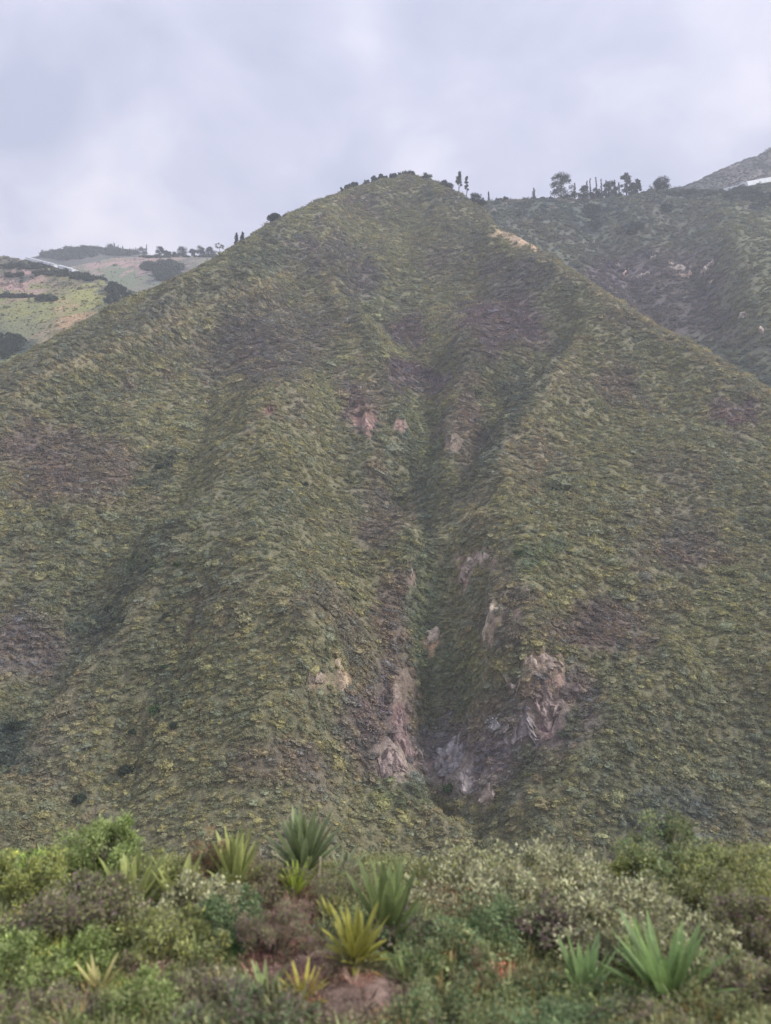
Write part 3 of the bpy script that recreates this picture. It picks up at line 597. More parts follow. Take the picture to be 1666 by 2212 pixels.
def sky_tree(name, kind, fl, u, vt, wpx, label, cat='tree', vb=None, col=(.045, .06, .04), group=None):
    b = fl.crest(u) if vb is None else fl.hit(u, vb)
    uu, vbase = project(b[0], b[1], b[2]); px = b[1] / F
    h = max((vbase + 3 - vt) * px, 1.5); wd = wpx * px * 1.2; r = wd / 2
    root = empty(name, (b[0], b[1], b[2] - .6)); tag(root, label, cat, group)
    cl = []; limbs = []
    def rnd(a, b_): return random.uniform(a, b_)
    if kind == 'euc':
        tops = []
        limbs.append(tube([(0, 0, 0), (rnd(-.3, .3), 0, h * .35), (rnd(-.6, .6), 0, h * .7), (rnd(-.5, .5), 0, h * .92)], [h * .028, h * .022, h * .014, h * .005]))
        for k in range(30):
            t = rnd(.22, 1.0); an = rnd(0, 6.28); rr = r * (1.05 - .5 * abs(t - .55) / .45) * rnd(.4, 1.12)
            c = (math.cos(an) * rr, math.sin(an) * rr, h * t * .93); cl.append((c, r * rnd(.22, .42)))
            limbs.append(tube([(0, 0, h * (t - .22)), (c[0] * .5, c[1] * .5, h * (t - .1)), c], [h * .011, h * .008, h * .003], 4))
        cl.append(((0, 0, h * .92), r * .4)); per, sz = 110, .8
    elif kind == 'round':
        limbs.append(tube([(0, 0, 0), (0, 0, h * .6)], [h * .04, h * .02]))
        for k in range(16):
            d = rand_dirs(1)[0]; cl.append(((d[0] * r * .72 * rnd(.6, 1.1), d[1] * r * .7, h * .48 + d[2] * h * rnd(.2, .36)), r * rnd(.26, .48)))
        per, sz = 130, min(.8, h * .16)
    elif kind == 'spire':
        limbs.append(tube([(0, 0, 0), (0, 0, h * .97)], [h * .025, h * .004]))
        for k in range(11):
            t = .1 + .88 * k / 10; cl.append(((rnd(-.2, .2) * r, rnd(-.2, .2) * r, h * t), max(r * (1.15 - t) * rnd(.7, 1), .28)))
        per, sz = 60, .6
    elif kind == 'bush':
        limbs.append(tube([(0, 0, 0), (0, 0, h * .5)], [h * .05, h * .02]))
        for k in range(9):
            an = rnd(0, 6.28); rr = r * rnd(0, .75); cl.append(((math.cos(an) * rr, math.sin(an) * rr, h * rnd(.25, .72)), max(min(h * .32, r * .5), .5) * rnd(.7, 1)))
        per, sz = 100, .7
    elif kind == 'tall':
        limbs.append(tube([(0, 0, 0), (.3, 0, h * .4), (0, 0, h * .95)], [h * .02, h * .016, h * .006]))
        limbs.append(tube([(.2, 0, h * .28), (r * .7, 0, h * .42)], [h * .012, h * .005], 4))
        for k in range(11):
            t = rnd(.5, .97); cl.append(((rnd(-.45, .45) * r, rnd(-.4, .4) * r, h * t), r * (1 - 1.1 * abs(t - .74)) * rnd(.4, .65)))
        cl.append(((r * .7, 0, h * .44), r * .28)); per, sz = 100, .6
    elif kind == 'palm':
        limbs.append(tube([(0, 0, 0), (.2, 0, h * .6), (r * .2, 0, h * .9)], [h * .03, h * .02, h * .01]))
        for k in range(8):
            an = k * .785; cl.append(((math.cos(an) * r * .75, math.sin(an) * r * .75, h * rnd(.62, .95)), r * .26))
            limbs.append(tube([(0, 0, h * .6), (math.cos(an) * r * .7, math.sin(an) * r * .7, h * .8)], [h * .012, h * .004], 4))
        per, sz = 90, .7
    v, f = join(limbs); add_mesh('trunk', v, f, M_farbark, parent=root)
    v, f, c = crown_leaves(cl, per, sz, col); add_mesh('crown', v, f, M_far, c, parent=root)
    return root
G1 = 'eucalyptus trees on the right skyline'; G2 = 'thin spire trees in the skyline grove'; G3 = 'bushes along the summit ridge'; G4 = 'trees on the far left skyline'
sky_tree('eucalyptus_tree', 'euc', righth, 1213, 370, 42, 'largest tall eucalyptus with open crown at the left end of the skyline grove', group=G1)
sky_tree('eucalyptus_tree', 'euc', righth, 1320, 389, 27, 'gappy eucalyptus just right of the thin spires in the grove', group=G1)
sky_tree('eucalyptus_tree', 'euc', righth, 1354, 371, 23, 'tall narrow eucalyptus with a knob shaped top at the right of the grove', group=G1)
sky_tree('eucalyptus_tree', 'euc', righth, 1377, 385, 16, 'small eucalyptus leaning against the right side of the tall narrow one', group=G1)
sky_tree('eucalyptus_tree', 'euc', righth, 1427, 382, 30, 'lone flat topped eucalyptus standing right of the skyline grove', group=G1)
sky_tree('round_tree', 'round', righth, 1262, 398, 30, 'dense dark round tree in the middle of the skyline grove')
sky_tree('round_tree', 'round', righth, 1286, 401, 22, 'smaller dark round tree under the thin spires of the grove')
sky_tree('round_tree', 'bush', righth, 1395, 412, 30, 'low dark rounded bush between the grove and the lone eucalyptus', 'bush')
sky_tree('round_tree', 'bush', righth, 1238, 404, 18, 'low gappy tree joining the largest eucalyptus to the dark round tree')
for (u, vt, wp, lb) in [(1228, 418, 26, 'low scrub at the foot of the largest eucalyptus'), (1304, 414, 26, 'low scrub between the dark round trees and the gappy eucalyptus'), (1338, 415, 30, 'low scrub between the gappy and the knob topped eucalyptus'), (1368, 411, 20, 'low scrub at the foot of the small leaning eucalyptus'), (1192, 424, 12, 'tiny bush on the bare skyline left of the grove'), (1172, 425, 9, 'tiny bush right of the solitary conifer')]:
    sky_tree('skyline_bush', 'bush', righth, u, vt, wp, lb, 'bush')
for (u, vt, lb) in [(1242, 394, 'short spire tree left of the dark round tree'), (1269, 388, 'thin spire rising behind the dark round tree'), (1276, 383, 'thin spire just right of the dark round tree top'),
                    (1289, 380, 'tallest thin spire in the middle of the grove'), (1300, 384, 'second tall thin spire right of the tallest one'), (1310, 388, 'thin spire touching the left side of the gappy eucalyptus'), (1329, 387, 'thin spire behind the gappy eucalyptus'), (1338, 393, 'shortest spire left of the knob topped eucalyptus')]:
    sky_tree('spire_tree', 'spire', righth, u, vt, 6, lb, group=G2)
sky_tree('conifer_tree', 'spire', righth, 1154, 406, 10, 'solitary small dark conifer on the bare saddle left of the grove')
sky_tree('conifer_tree', 'spire', righth, 1056, 414, 5, 'faint thin pole like tree in the notch right of the summit', vb=None)
sky_tree('saddle_bush', 'bush', righth, 1078, 427, 14, 'left of two low dark bushes on the saddle', 'bush')
sky_tree('saddle_bush', 'bush', righth, 1092, 425, 15, 'right of two low dark bushes on the saddle', 'bush')
sky_tree('tall_tree', 'tall', main, 991, 368, 14, 'tall tree with egg shaped crown on a bare trunk right of the summit', col=(.07, .08, .06))
sky_tree('tall_tree', 'tall', main, 1008, 378, 8, 'slender column tree beside the egg crowned tree right of the summit', col=(.07, .08, .06))
for (u, vt, wp, k, lb) in [(740, 403, 7, 'bush', 'tiny bush at the left end of the summit bushes'), (752, 395, 14, 'round', 'dark pointed bush next to the round one on the summit ridge'), (766, 392, 14, 'round', 'dark round ball shaped bush on the summit ridge'),
                           (791, 385, 20, 'bush', 'low wide bush right of the two dark ball bushes'), (808, 380, 12, 'round', 'upright dark bush left of the pointed one near the summit'), (823, 375, 13, 'round', 'tall pointed dark bush left of the summit'),
                           (834, 380, 12, 'bush', 'greyish low bush right of the pointed dark bush'), (850, 376, 20, 'round', 'broad bush just left of the summit thicket'), (875, 367, 28, 'bush', 'widest dark thicket on the very summit'), (890, 367, 18, 'bush', 'right half of the summit thicket'),
                           (922, 374, 26, 'bush', 'low green bush on the shoulder right of the summit')]:
    sky_tree('ridge_bush', k, main, u, vt, wp, lb, 'bush', group=G3, col=(.05, .07, .045))
for (u, vt, wp, lb) in [(957, 387, 20, 'dark bush above the steep right shoulder of the summit'), (970, 392, 22, 'lower dark bush on the right shoulder beside the tall trees'), (1025, 414, 26, 'dark bush in the dip below the slender column tree'), (1040, 427, 22, 'lowest dark bush where the summit slope meets the saddle')]:
    sky_tree('shoulder_bush', 'bush', main, u, vt, wp, lb, 'bush', col=(.045, .065, .045))
sky_tree('ridge_tree', 'round', main, 594, 459, 27, 'dark spreading tree alone halfway down the left ridge', col=(.045, .06, .045))
sky_tree('ridge_bush', 'bush', main, 614, 462, 9, 'small bush right of the lone tree on the left ridge', 'bush')
sky_tree('feathery_tree', 'spire', main, 511, 503, 12, 'left of two feathery trees low on the left ridge', col=(.07, .085, .08))
sky_tree('feathery_tree', 'spire', main, 524, 502, 12, 'right of two feathery trees low on the left ridge', col=(.07, .085, .08))
for (u, vt, wp, k, lb) in [(255, 531, 4, 'spire', 'thin spire at the left of the far skyline trees'), (265, 533, 6, 'spire', 'second thin spire on the far left skyline'), (276, 538, 20, 'bush', 'low dark tree beside the two spires on the far skyline'),
                           (308, 536, 22, 'round', 'round far tree with a spire behind its right side'), (316, 528, 5, 'spire', 'tallest thin spire on the far left skyline'), (345, 531, 20, 'round', 'biggest round tree on the far left skyline above the pink field'),
                           (362, 538, 14, 'round', 'small round far tree right of the biggest round one'), (381, 543, 16, 'bush', 'low far bush left of the wide dark tree'), (394, 534, 26, 'round', 'wide dark domed tree in the far skyline row'), (417, 537, 16, 'round', 'small domed tree between two wider far trees'),
                           (433, 530, 21, 'round', 'tall domed tree near the right end of the far skyline row'), (456, 534, 24, 'round', 'last dark round tree of the far row before the left ridge'), (474, 525, 18, 'palm', 'open umbrella shaped tree touching the left ridge')]:
    sky_tree('far_tree', k, fieldh if u > 320 else farl, u, vt, wp, lb, group=G4, col=(.04, .05, .04))

# dark solitary shrubs on the slopes
DS = [(270, 1668, 26, 'darkest round shrub low on the left spur'), (170, 1735, 22, 'dark shrub at the lower left just above the verge plants'), (375, 1570, 13, 'small round dark shrub right of the twin on the left slope'), (287, 1582, 13, 'small dark shrub left of its twin on the left slope'),
      (332, 1536, 28, 'wide green shrub above the small twin shrubs'), (380, 1225, 12, 'small dark green shrub on the left middle slope'), (660, 1050, 13, 'lone dark shrub high in the centre left slope'), (345, 1012, 17, 'dark shrub hanging at the head of the left gully'),
      (235, 1320, 14, 'dark shrub beside the left gully'), (262, 1345, 13, 'dark shrub on the rim of the left gully spur'), (970, 1712, 22, 'dark green shrub under the grey rock foot'), (1120, 1200, 16, 'bright green shrub right of the curved rock patch'), (35, 1570, 26, 'dark bushy tree in the mouth of the left gully'),
      (210, 915, 10, 'small dark shrub on the upper left spur'), (1280, 488, 14, None), (1440, 1790, 40, 'wide dark shrub low at the right above the verge'), (360, 1340, 14, 'dark shrub on the lower edge of the left spur'), (355, 1450, 16, 'dark green shrub in the shallow left fold')]
for (u, v, wp, lb) in DS:
    if not lb: continue
    p = main.hit(u, v + wp * .45); px = p[1] / F; r = wp * px / 2 * 1.35
    root = empty('hill_shrub', p); tag(root, lb, 'shrub', 'dark shrubs standing out on the slope')
    cl = [((random.uniform(-.6, .6) * r, random.uniform(-.5, .5) * r, r * random.uniform(.35, 1.0)), r * random.uniform(.35, .55)) for _ in range(14)]
    cc = (.07, .12, .045) if 'green' in lb else (.045, .07, .04)
    v_, f_, c_ = crown_leaves(cl, 90, .34, cc); add_mesh('foliage', v_, f_, M_far, c_, parent=root)
    v_, f_ = join([tube([(0, 0, -.4), (random.uniform(-.3, .3) * r, 0, r * .5), (random.uniform(-.5, .5) * r, 0, r)], [.14, .09, .04], 5) for _ in range(4)]); add_mesh('stem', v_, f_, M_bark, parent=root)

# rock outcrops
def outcrop(fl, u, v, ru, rvv, color, label, name='rock_outcrop', seed=0, push=1.0, cell=None):
    p0 = fl.hit(u, v); px = p0[1] / F; W = ru * px; H = rvv * px
    n = fl.normal(p0[0], p0[1]); nv = Vector(n); side = Vector((0, 0, 1)).cross(nv).normalized(); upv = nv.cross(side)
    k = 56; g = np.linspace(-1, 1, k); A, B = np.meshgrid(g, g)
    X = p0[0] + A * W * side.x * 1.0 + B * H * upv.x; Yy = p0[1] + A * W * side.y + B * H * upv.y
    Z = fl.z(X, Yy); s = (cell or 1.6) * .62
    wa = A * W / s + seed * 7.7; wb = B * H / s * .7
    # blocky cellular relief
    best = np.full(A.shape, 9.0); cid = np.zeros(A.shape)
    ia = np.floor(wa); ib = np.floor(wb)
    for da in (-1, 0, 1):
        for db in (-1, 0, 1):
            ca = ia + da; cb = ib + db; fa = ca + hash3(ca, cb, 11 + seed); fb = cb + hash3(ca, cb, 19 + seed)
            d = np.hypot(wa - fa, wb - fb); m = d < best; best = np.where(m, d, best); cid = np.where(m, hash3(ca, cb, 29 + seed), cid)
    edge = np.hypot(A, B) + fbm(wa * .45, wb * .45, 4, 7 + seed) * .5 + fbm(A * 2.3 + seed * 3.7, B * 2.3, 4, 17 + seed) * .75
    mask = 1 - smooth(.55, 1.0, edge)
    disp = mask * (cid * .9 + .9 * ridged(wa * 1.1, wb * .35, 4, 3 + seed) + 1.4 * fbm(wa * .4, wb * .25, 2, 8 + seed) - best * .5) * s * .6 * push - (1 - mask) * s * .55
    V = np.stack([X + n[0] * disp - p0[0], Yy + n[1] * disp - p0[1], Z + n[2] * disp - p0[2]], -1).reshape(-1, 3)
    idx = np.arange(k * k).reshape(k, k); f = np.stack([idx[:-1, :-1], idx[:-1, 1:], idx[1:, 1:], idx[1:, :-1]], -1).reshape(-1, 4)
    c = np.array(color) * np.array([1.42, 1.42, 1.36]) * (.62 + .7 * cid.reshape(-1, 1)) * (1 + .25 * fbm(wa * 2, wb * 5, 3, 5).reshape(-1, 1))
    o = add_mesh(name, V, f, M_rock, c); o.location = [float(t) for t in p0]; tag(o, label, 'rock', 'bare rock outcrops'); return o
OC = [(1190, 1552, 34, 32, (.27, .21, .2), 'wide dull purplish rock face right of the grey slab'), (912, 1655, 26, 24, (.25, .21, .2), 'brown rock shelf bridging the two lower cliffs'), (1108, 1498, 26, 13, (.3, .25, .23), 'low grey brown rock ledge under the pale band'), (1230, 1412, 18, 8, (.36, .3, .26), 'small pale ledge at the right end of the descending band'), (580, 888, 15, 10, (.24, .14, .12), 'tiny dark red scar alone in the upper centre left'),(790, 905, 26, 34, (.30, .2, .18), 'reddish rock face high in the centre left of the upper gully'), (870, 918, 16, 14, (.3, .22, .2), 'small pinkish rock right of the reddish face'), (978, 955, 14, 20, (.27, .22, .18), 'narrow grey brown rock on the middle spur'),
      (1040, 1208, 50, 26, (.34, .28, .24), 'pale curved rock cap above the main gully'), (1006, 1240, 12, 26, (.33, .27, .23), 'left hanging arm of the curved rock cap'), (1060, 1345, 20, 62, (.36, .3, .24), 'tall narrow pale cliff on the right wall of the gully'),
      (1165, 1432, 54, 22, (.36, .29, .25), 'pale rock band descending right of the narrow cliff'), (1192, 1475, 18, 18, (.32, .23, .2), 'pinkish rock under the descending band'), (1128, 1588, 38, 30, (.26, .23, .24), 'grey rock slab low on the right of the gully'),
      (932, 1376, 18, 20, (.3, .25, .2), 'orange tan earth scar in the main gully'), (682, 1469, 24, 16, (.33, .27, .22), 'smaller pale tan rock left of its brighter twin'), (738, 1468, 22, 28, (.38, .3, .22), 'brightest tan rock scar on the lower centre slope'),
      (868, 1585, 24, 60, (.25, .18, .18), 'tall purplish rock rib left of the lower gully'), (850, 1655, 48, 30, (.27, .21, .2), 'broad brownish rock base left of the lower gully'), (975, 1640, 36, 50, (.28, .26, .28), 'blue grey cliff right of the lower gully'),
      (1005, 1692, 32, 28, (.32, .28, .28), 'pale grey foot of the lower cliff'), (1046, 1722, 26, 24, (.33, .27, .24), 'last rounded rock at the bottom right of the cliffs'), (886, 1235, 8, 34, (.26, .2, .18), 'thin brown rock strip on the left wall of the gully')]
for i, a in enumerate(OC): outcrop(main, *a, seed=i + 1, cell=1.3 if a[2] < 20 else 1.7)
RC = [(1330, 577, 15, 7, 'flat pale rock at the left end of the right slope rocks'), (1352, 590, 7, 18, 'upright grey rock below the flat pale one'), (1385, 600, 18, 8, 'slanting pale rock on the right slope'), (1470, 583, 24, 12, 'large pinkish peaked rock on the right slope'),
      (1482, 600, 12, 9, 'pinkish rock just under the peaked one'), (1520, 592, 12, 12, 'orange cream block right of the peaked rock'), (1537, 575, 13, 6, 'pale capped rock above the cream block'), (1545, 606, 14, 7, 'grey ledge below the cream block'),
      (1278, 527, 8, 6, 'small white rock above the tan bare patch'), (1610, 683, 12, 10, 'pale rock lower down the right slope'), (1448, 568, 7, 5, 'tiny reddish rock left of the peaked one'), (1410, 562, 6, 4, 'tiny pale rock high between the rock groups'), (1645, 720, 10, 8, 'dull pale rock at the far right edge')]
for i, (u, v, a, b, lb) in enumerate(RC):
    outcrop(righth, u, v, a * 1.15, b * 1.3, [(.36, .3, .27), (.42, .31, .25), (.34, .29, .28)][i % 3], lb, 'boulder', seed=i + 50, push=1.4, cell=3.0)
outcrop(main, 1178, 622, 8, 7, (.38, .32, .3), 'small pale boulder alone below the bare tan ridge', 'boulder', seed=80, cell=1.8)

# ------------------------------------------------------------------ plastic greenhouses on the skyline
def greenhouse(A, B, width, height, label, bays=6):
    A = np.array(A); B = np.array(B); d = B - A; ln = np.linalg.norm(d[:2]); root = empty('greenhouse', A); tag(root, label, 'greenhouse', 'white plastic greenhouses')
    dx = Vector((d[0], d[1], 0)).normalized(); sx = Vector((-dx.y, dx.x, 0))
    if sx.y < 0: sx = -sx
    m = 8
    for bnum in range(bays):
        V = []; Fs = []
        for e in (0, 1):
            t = (bnum + e * .97) / bays
            for j in range(m + 1):
                an = math.pi * j / m; off = sx * (width / 2 * (1 - math.cos(an))); zz_ = height * (.45 * (0 if j in (0, m) else 1) + .55 * math.sin(an))
                V.append((dx.x * ln * t + off.x, dx.y * ln * t + off.y, d[2] * t + zz_))
        for j in range(m): Fs.append([j, j + 1, m + 2 + j, m + 1 + j])
        add_mesh('roof_sheet', V, Fs, M_plastic, parent=root, smooth=False)
    for t in (0.001, .985):
        V = []
        for j in range(m + 1):
            an = math.pi * j / m; off = sx * (width / 2 * (1 - math.cos(an)) ); zz_ = height * (.45 * (0 if j in (0, m) else 1) + .55 * math.sin(an))
            V.append((dx.x * ln * t + off.x, dx.y * ln * t + off.y, d[2] * t + zz_))
        add_mesh('end_wall', V, [list(range(m + 1))], M_plastic, parent=root)
    for bnum in range(bays + 1):
        t = bnum / bays * .985; path = []
        for j in range(m + 1):
            an = math.pi * j / m; off = sx * (width / 2 * (1 - math.cos(an))); zz_ = height * 1.01 * (.45 * (0 if j in (0, m) else 1) + .55 * math.sin(an)) + .05
            path.append((dx.x * ln * t + off.x, dx.y * ln * t + off.y, d[2] * t + zz_))
        v_, f_ = tube(path, [.08] * len(path), 4); add_mesh('frame_hoop', v_, f_, M_metal, parent=root)
def on(fl, u, v, dz=-.3):
    p = fl.hit(u, v).copy(); p[2] += dz; return p
def onY(fl, u, Y, dz=0):
    p = pt(u, 500, Y); return np.array([p[0], Y, float(fl.z(p[0], Y)) + dz])
def cr(fl, u, dz=0.0, dy=-2.0):
    p = fl.crest(u).copy(); p[1] += dy; p[2] = float(fl.z(p[0], p[1])) + dz; return p
greenhouse(cr(righth, 1548, .2, -8), cr(righth, 1604, 1.8, -8), 10, 4.0, 'left lower white plastic greenhouse on the right ridge', 4)
greenhouse(cr(righth, 1605, 1.8, -8), cr(righth, 1668, 2.2, -8), 10, 5.0, 'right higher white plastic greenhouse running out of the frame', 5)
greenhouse(cr(lefth, 60, 1.4, -4), cr(lefth, 121, 1.4, -4), 8, 3.2, 'longer white plastic greenhouse strip on the left ridge', 8)
greenhouse(cr(lefth, 129, 1.4, -4), cr(lefth, 160, 1.2, -4), 8, 3.0, 'short white greenhouse strip below the longer one on the left', 4)

# ------------------------------------------------------------------ foreground bank
def bank_h(x, y):
    y = np.asarray(y, float); x = np.asarray(x, float)
    z = np.interp(y, [-12, 1.5, 4, 7, 8.5, 10, 12.2, 13.5, 18, 30, 45], [-2.0, -2.0, -3.2, -4.35, -4.62, -4.66, -4.72, -5.2, -10, -27, -40])
    z = z + fbm(x / 2.2, y / 1.8, 4, 101) * .22 * smooth(5, 8, y) + fbm(x / .5, y / .5, 3, 102) * .05 * smooth(4, 7, y)
    z = z + .34 * np.exp(-((x + .45) / .75) ** 2 - ((y - 8.6) / .55) ** 2) + .3 * np.exp(-((x + 3.9) / .9) ** 2 - ((y - 9.7) / .4) ** 2)
    return z + .25 * smooth(2.5, 7, x) * smooth(10, 12, y)
nx, ny = 420, 260
gx = np.sign(np.linspace(-1, 1, nx)) * np.abs(np.linspace(-1, 1, nx)) ** 1.8 * 45; gy = np.r_[np.linspace(-12, 6, 30), np.linspace(6.1, 14, 170), np.linspace(14.2, 45, 60)]
GX, GY = np.meshgrid(gx, gy); GZ = bank_h(GX, GY)
SOIL = np.array([.25, .185, .155])
idx = np.arange(nx * ny).reshape(ny, nx); f = np.stack([idx[:-1, :-1], idx[:-1, 1:], idx[1:, 1:], idx[1:, :-1]], -1).reshape(-1, 4)
VB = np.stack([GX.ravel(), GY.ravel(), GZ.ravel()], -1)
bc = SOIL * (1 + .4 * fbm(VB[:, 0] / .8, VB[:, 1] / .8, 4, 7)[:, None]) + np.array([.04, .02, .012]) * smooth(0, .5, fbm(VB[:, 0] / 1.5, VB[:, 1] / 1.5, 3, 9))[:, None]
bank = add_mesh('roadside_bank', VB, f, M_soil, bc, smooth=True); bank['kind'] = 'structure'
def bank_hit(u, v):
    ys = np.arange(6.5, 12.6, .02); p = pt(u, v, 1.0); h = bank_h(p[0] * ys, ys); ok = np.nonzero(h >= p[2] * ys)[0]
    y = ys[ok[0]] if len(ok) else 12.3
    return np.array([p[0] * y, y, float(bank_h(np.array([p[0] * y]), np.array([y]))[0])])

# low growth: prototypes, then scattered
low = bpy.data.collections.new('low_growth_shapes')
def low_proto(kind, i):
    parts = []
    if kind == 'grass':
        n = 16; an = rng.random(n) * 6.28; C = np.stack([np.cos(an) * .04 * rng.random(n), np.sin(an) * .04 * rng.random(n), np.zeros(n)], -1)
        D = np.stack([np.cos(an) * .5, np.sin(an) * .5, .7 + .8 * rng.random(n)], -1)
        v, f = leaf_quads(C, D, rand_dirs(n), .14 + .14 * rng.random(n), np.full(n, .02))
    else:
        n = 150 if kind == 'leafy' else 170; d = rand_dirs(n, .6); d[:, 2] = np.abs(d[:, 2]); C = d * (.05 + .13 * rng.random((n, 1)))
        v, f = leaf_quads(C, d * .5 + rand_dirs(n) * .7, rand_dirs(n, 1.5), (.034 if kind == 'leafy' else .024) * (.6 + .8 * rng.random(n)), (.019 if kind == 'leafy' else .011) * (.6 + .8 * rng.random(n)))
    o = add_mesh('low_shape', v, f, M_low, link=False); low.objects.link(o)
for i, k in enumerate(['grass', 'leafy', 'fine', 'leafy', 'fine', 'fine']): low_proto(k, i)
# patches over the bank by area: u, v, ru, rv, colour, coverage
FP = [(110, 1900, 190, 70, (.17, .22, .06), .9), (120, 2090, 170, 50, (.15, .19, .06), .9), (310, 2170, 70, 60, (.14, .18, .06), .85), (420, 1960, 180, 60, (.16, .17, .085), .8), (350, 2060, 130, 60, (.13, .15, .06), .8),
      (560, 1980, 130, 100, (.15, .12, .075), .7), (620, 2060, 90, 120, (.13, .075, .06), .55), (500, 2030, 60, 60, (.06, .13, .04), .9), (830, 2030, 150, 80, (.11, .12, .06), .7), (1100, 1950, 250, 60, (.2, .19, .12), .85), (1060, 2030, 90, 50, (.09, .13, .055), .9),
      (1300, 2020, 260, 90, (.2, .18, .13), .85), (1550, 1960, 200, 80, (.18, .19, .08), .9), (1560, 2080, 180, 80, (.14, .14, .075), .85), (1180, 2120, 200, 80, (.12, .13, .06), .7), (1030, 2140, 60, 60, (.2, .1, .07), .7), (1160, 2160, 60, 50, (.18, .1, .07), .6),
      (900, 2130, 110, 60, (.1, .14, .05), .8), (1300, 2190, 250, 40, (.11, .13, .05), .8), (450, 2170, 140, 60, (.1, .095, .06), .5), (130, 2190, 110, 34, (.12, .1, .075), .3), (60, 2035, 150, 30, (.1, .08, .07), .1), (765, 2185, 170, 80, (.14, .1, .08), .02), (330, 2120, 60, 26, (.14, .1, .08), .25), (680, 2090, 70, 30, (.14, .1, .08), .25), (640, 2110, 60, 30, (.14, .1, .08), .2)]
n = 105000
x = rng.uniform(-9.5, 9.5, n); y = rng.uniform(6.6, 14.5, n) ; keep = np.abs(x) < y * .6 + 1; x = x[keep]; y = y[keep]
P = np.stack([x, y, bank_h(x, y)], -1); u, v = project(P[:, 0], P[:, 1], P[:, 2])
wu = u + fbm(x / .5, y / .5, 3, 3) * 60; wv = v + fbm(x / .5, y / .5, 3, 4) * 30
c = np.tile(np.array([.12, .13, .06]), (len(P), 1)); cov = np.full(len(P), .6)
for (a, b, ra, rb, cc, s) in FP:
    k = 1 - smooth(.5, 1.2, np.hypot((wu - a) / ra, (wv - b) / rb)); c = c * (1 - k[:, None]) + np.array(cc) * k[:, None]; cov = cov * (1 - k) + s * k
kp = rng.random(len(P)) < cov * (.5 + .9 * vnoise(x / .35, y / .35, 12)); P = P[kp]; c = c[kp]; m = len(P)
r = rng.random((m, 1)); c = c * 2.6 * np.where(r < .2, 1.7, np.where(r < .45, .6, 1.0)) * np.where(rng.random((m, 1)) < .12, [1.35, .95, .9], [1, 1, 1])
s = .85 * np.exp(rng.normal(0, .22, m)) * (.6 + .9 * vnoise(P[:, 0] / .6, P[:, 1] / .6, 6))
scatter('low_growth', P, c, np.stack([s, s, s], -1), np.stack([rng.normal(0, .2, m), rng.normal(0, .2, m), rng.random(m) * 6.28], -1), rng.integers(0, 6, m), low)

# foreground shrubs
def shrub(name, u, v, wpx, hpx, cols, label, cat='shrub', leaf=(.05, .026), n=2600, dens=1.0, fern=False, twig=True):
    b = bank_hit(u, v); px = b[1] / F; W = wpx * px / 2 * 1.15; H = hpx * px * 1.12
    root = empty(name, b); tag(root, label, cat)
    k = 38; cl = []
    for _ in range(k):
        an = random.random() * 6.28; rr = math.sqrt(random.random()) * W * 1.22; hh = H * (1 - .4 * min(1, rr / W) ** 2) * random.uniform(.15, 1.08)
        cl.append((math.cos(an) * rr, math.sin(an) * rr * .8, hh, random.uniform(.1, .32) * min(W, H * 1.3)))
    cl = np.array(cl); pick = rng.integers(0, k, n); d = rand_dirs(n, .3); C = cl[pick, :3] + d * cl[pick, 3:4] * rng.random((n, 1)) ** .4 * np.where(rng.random((n, 1)) < .12, 1.7, 1.0)
    C[:, 2] = np.maximum(C[:, 2], .02)
    cc = np.array(cols) * .9 + .014; ci = rng.integers(0, len(cc), n)
    tone_ = (.75 + .5 * rng.random((k, 1)))[pick]
    colr = cc[ci] * 2.3 * tone_ * (.8 + .4 * rng.random((n, 1)))
    D = d * .55 + rand_dirs(n, .25) * .8
    vv, ff = leaf_quads(C, D, rand_dirs(n, 1.4), leaf[0] * (.6 + .8 * rng.random(n)), leaf[1] * (.6 + .8 * rng.random(n)))
    add_mesh('foliage', vv, ff, M_leaf, np.repeat(colr, 4, axis=0), parent=root)
    tb = []
    for c_ in cl[:14]: tb.append(tube([(c_[0] * .1, c_[1] * .1, -.05), (c_[0] * .5, c_[1] * .5, c_[2] * .55), (c_[0], c_[1], c_[2])], [.016, .011, .004], 5))
    v2, f2 = join(tb); add_mesh('stem', v2, f2, M_bark, parent=root)
    return root
lime = [(.15, .19, .055), (.12, .155, .05), (.2, .23, .09)]; green = [(.09, .135, .055), (.07, .1, .045), (.125, .16, .07)]; olive = [(.14, .15, .06), (.1, .11, .05), (.2, .2, .09)]
pale = [(.36, .35, .2), (.36, .36, .22), (.24, .24, .13), (.12, .11, .075), (.13, .12, .08), (.1, .12, .06)]; red = [(.24, .13, .085), (.19, .12, .08), (.16, .16, .07), (.13, .14, .07)]; purp = [(.15, .1, .09), (.1, .075, .07), (.13, .13, .07)]; yel = [(.24, .25, .07), (.17, .19, .06), (.12, .13, .05)]
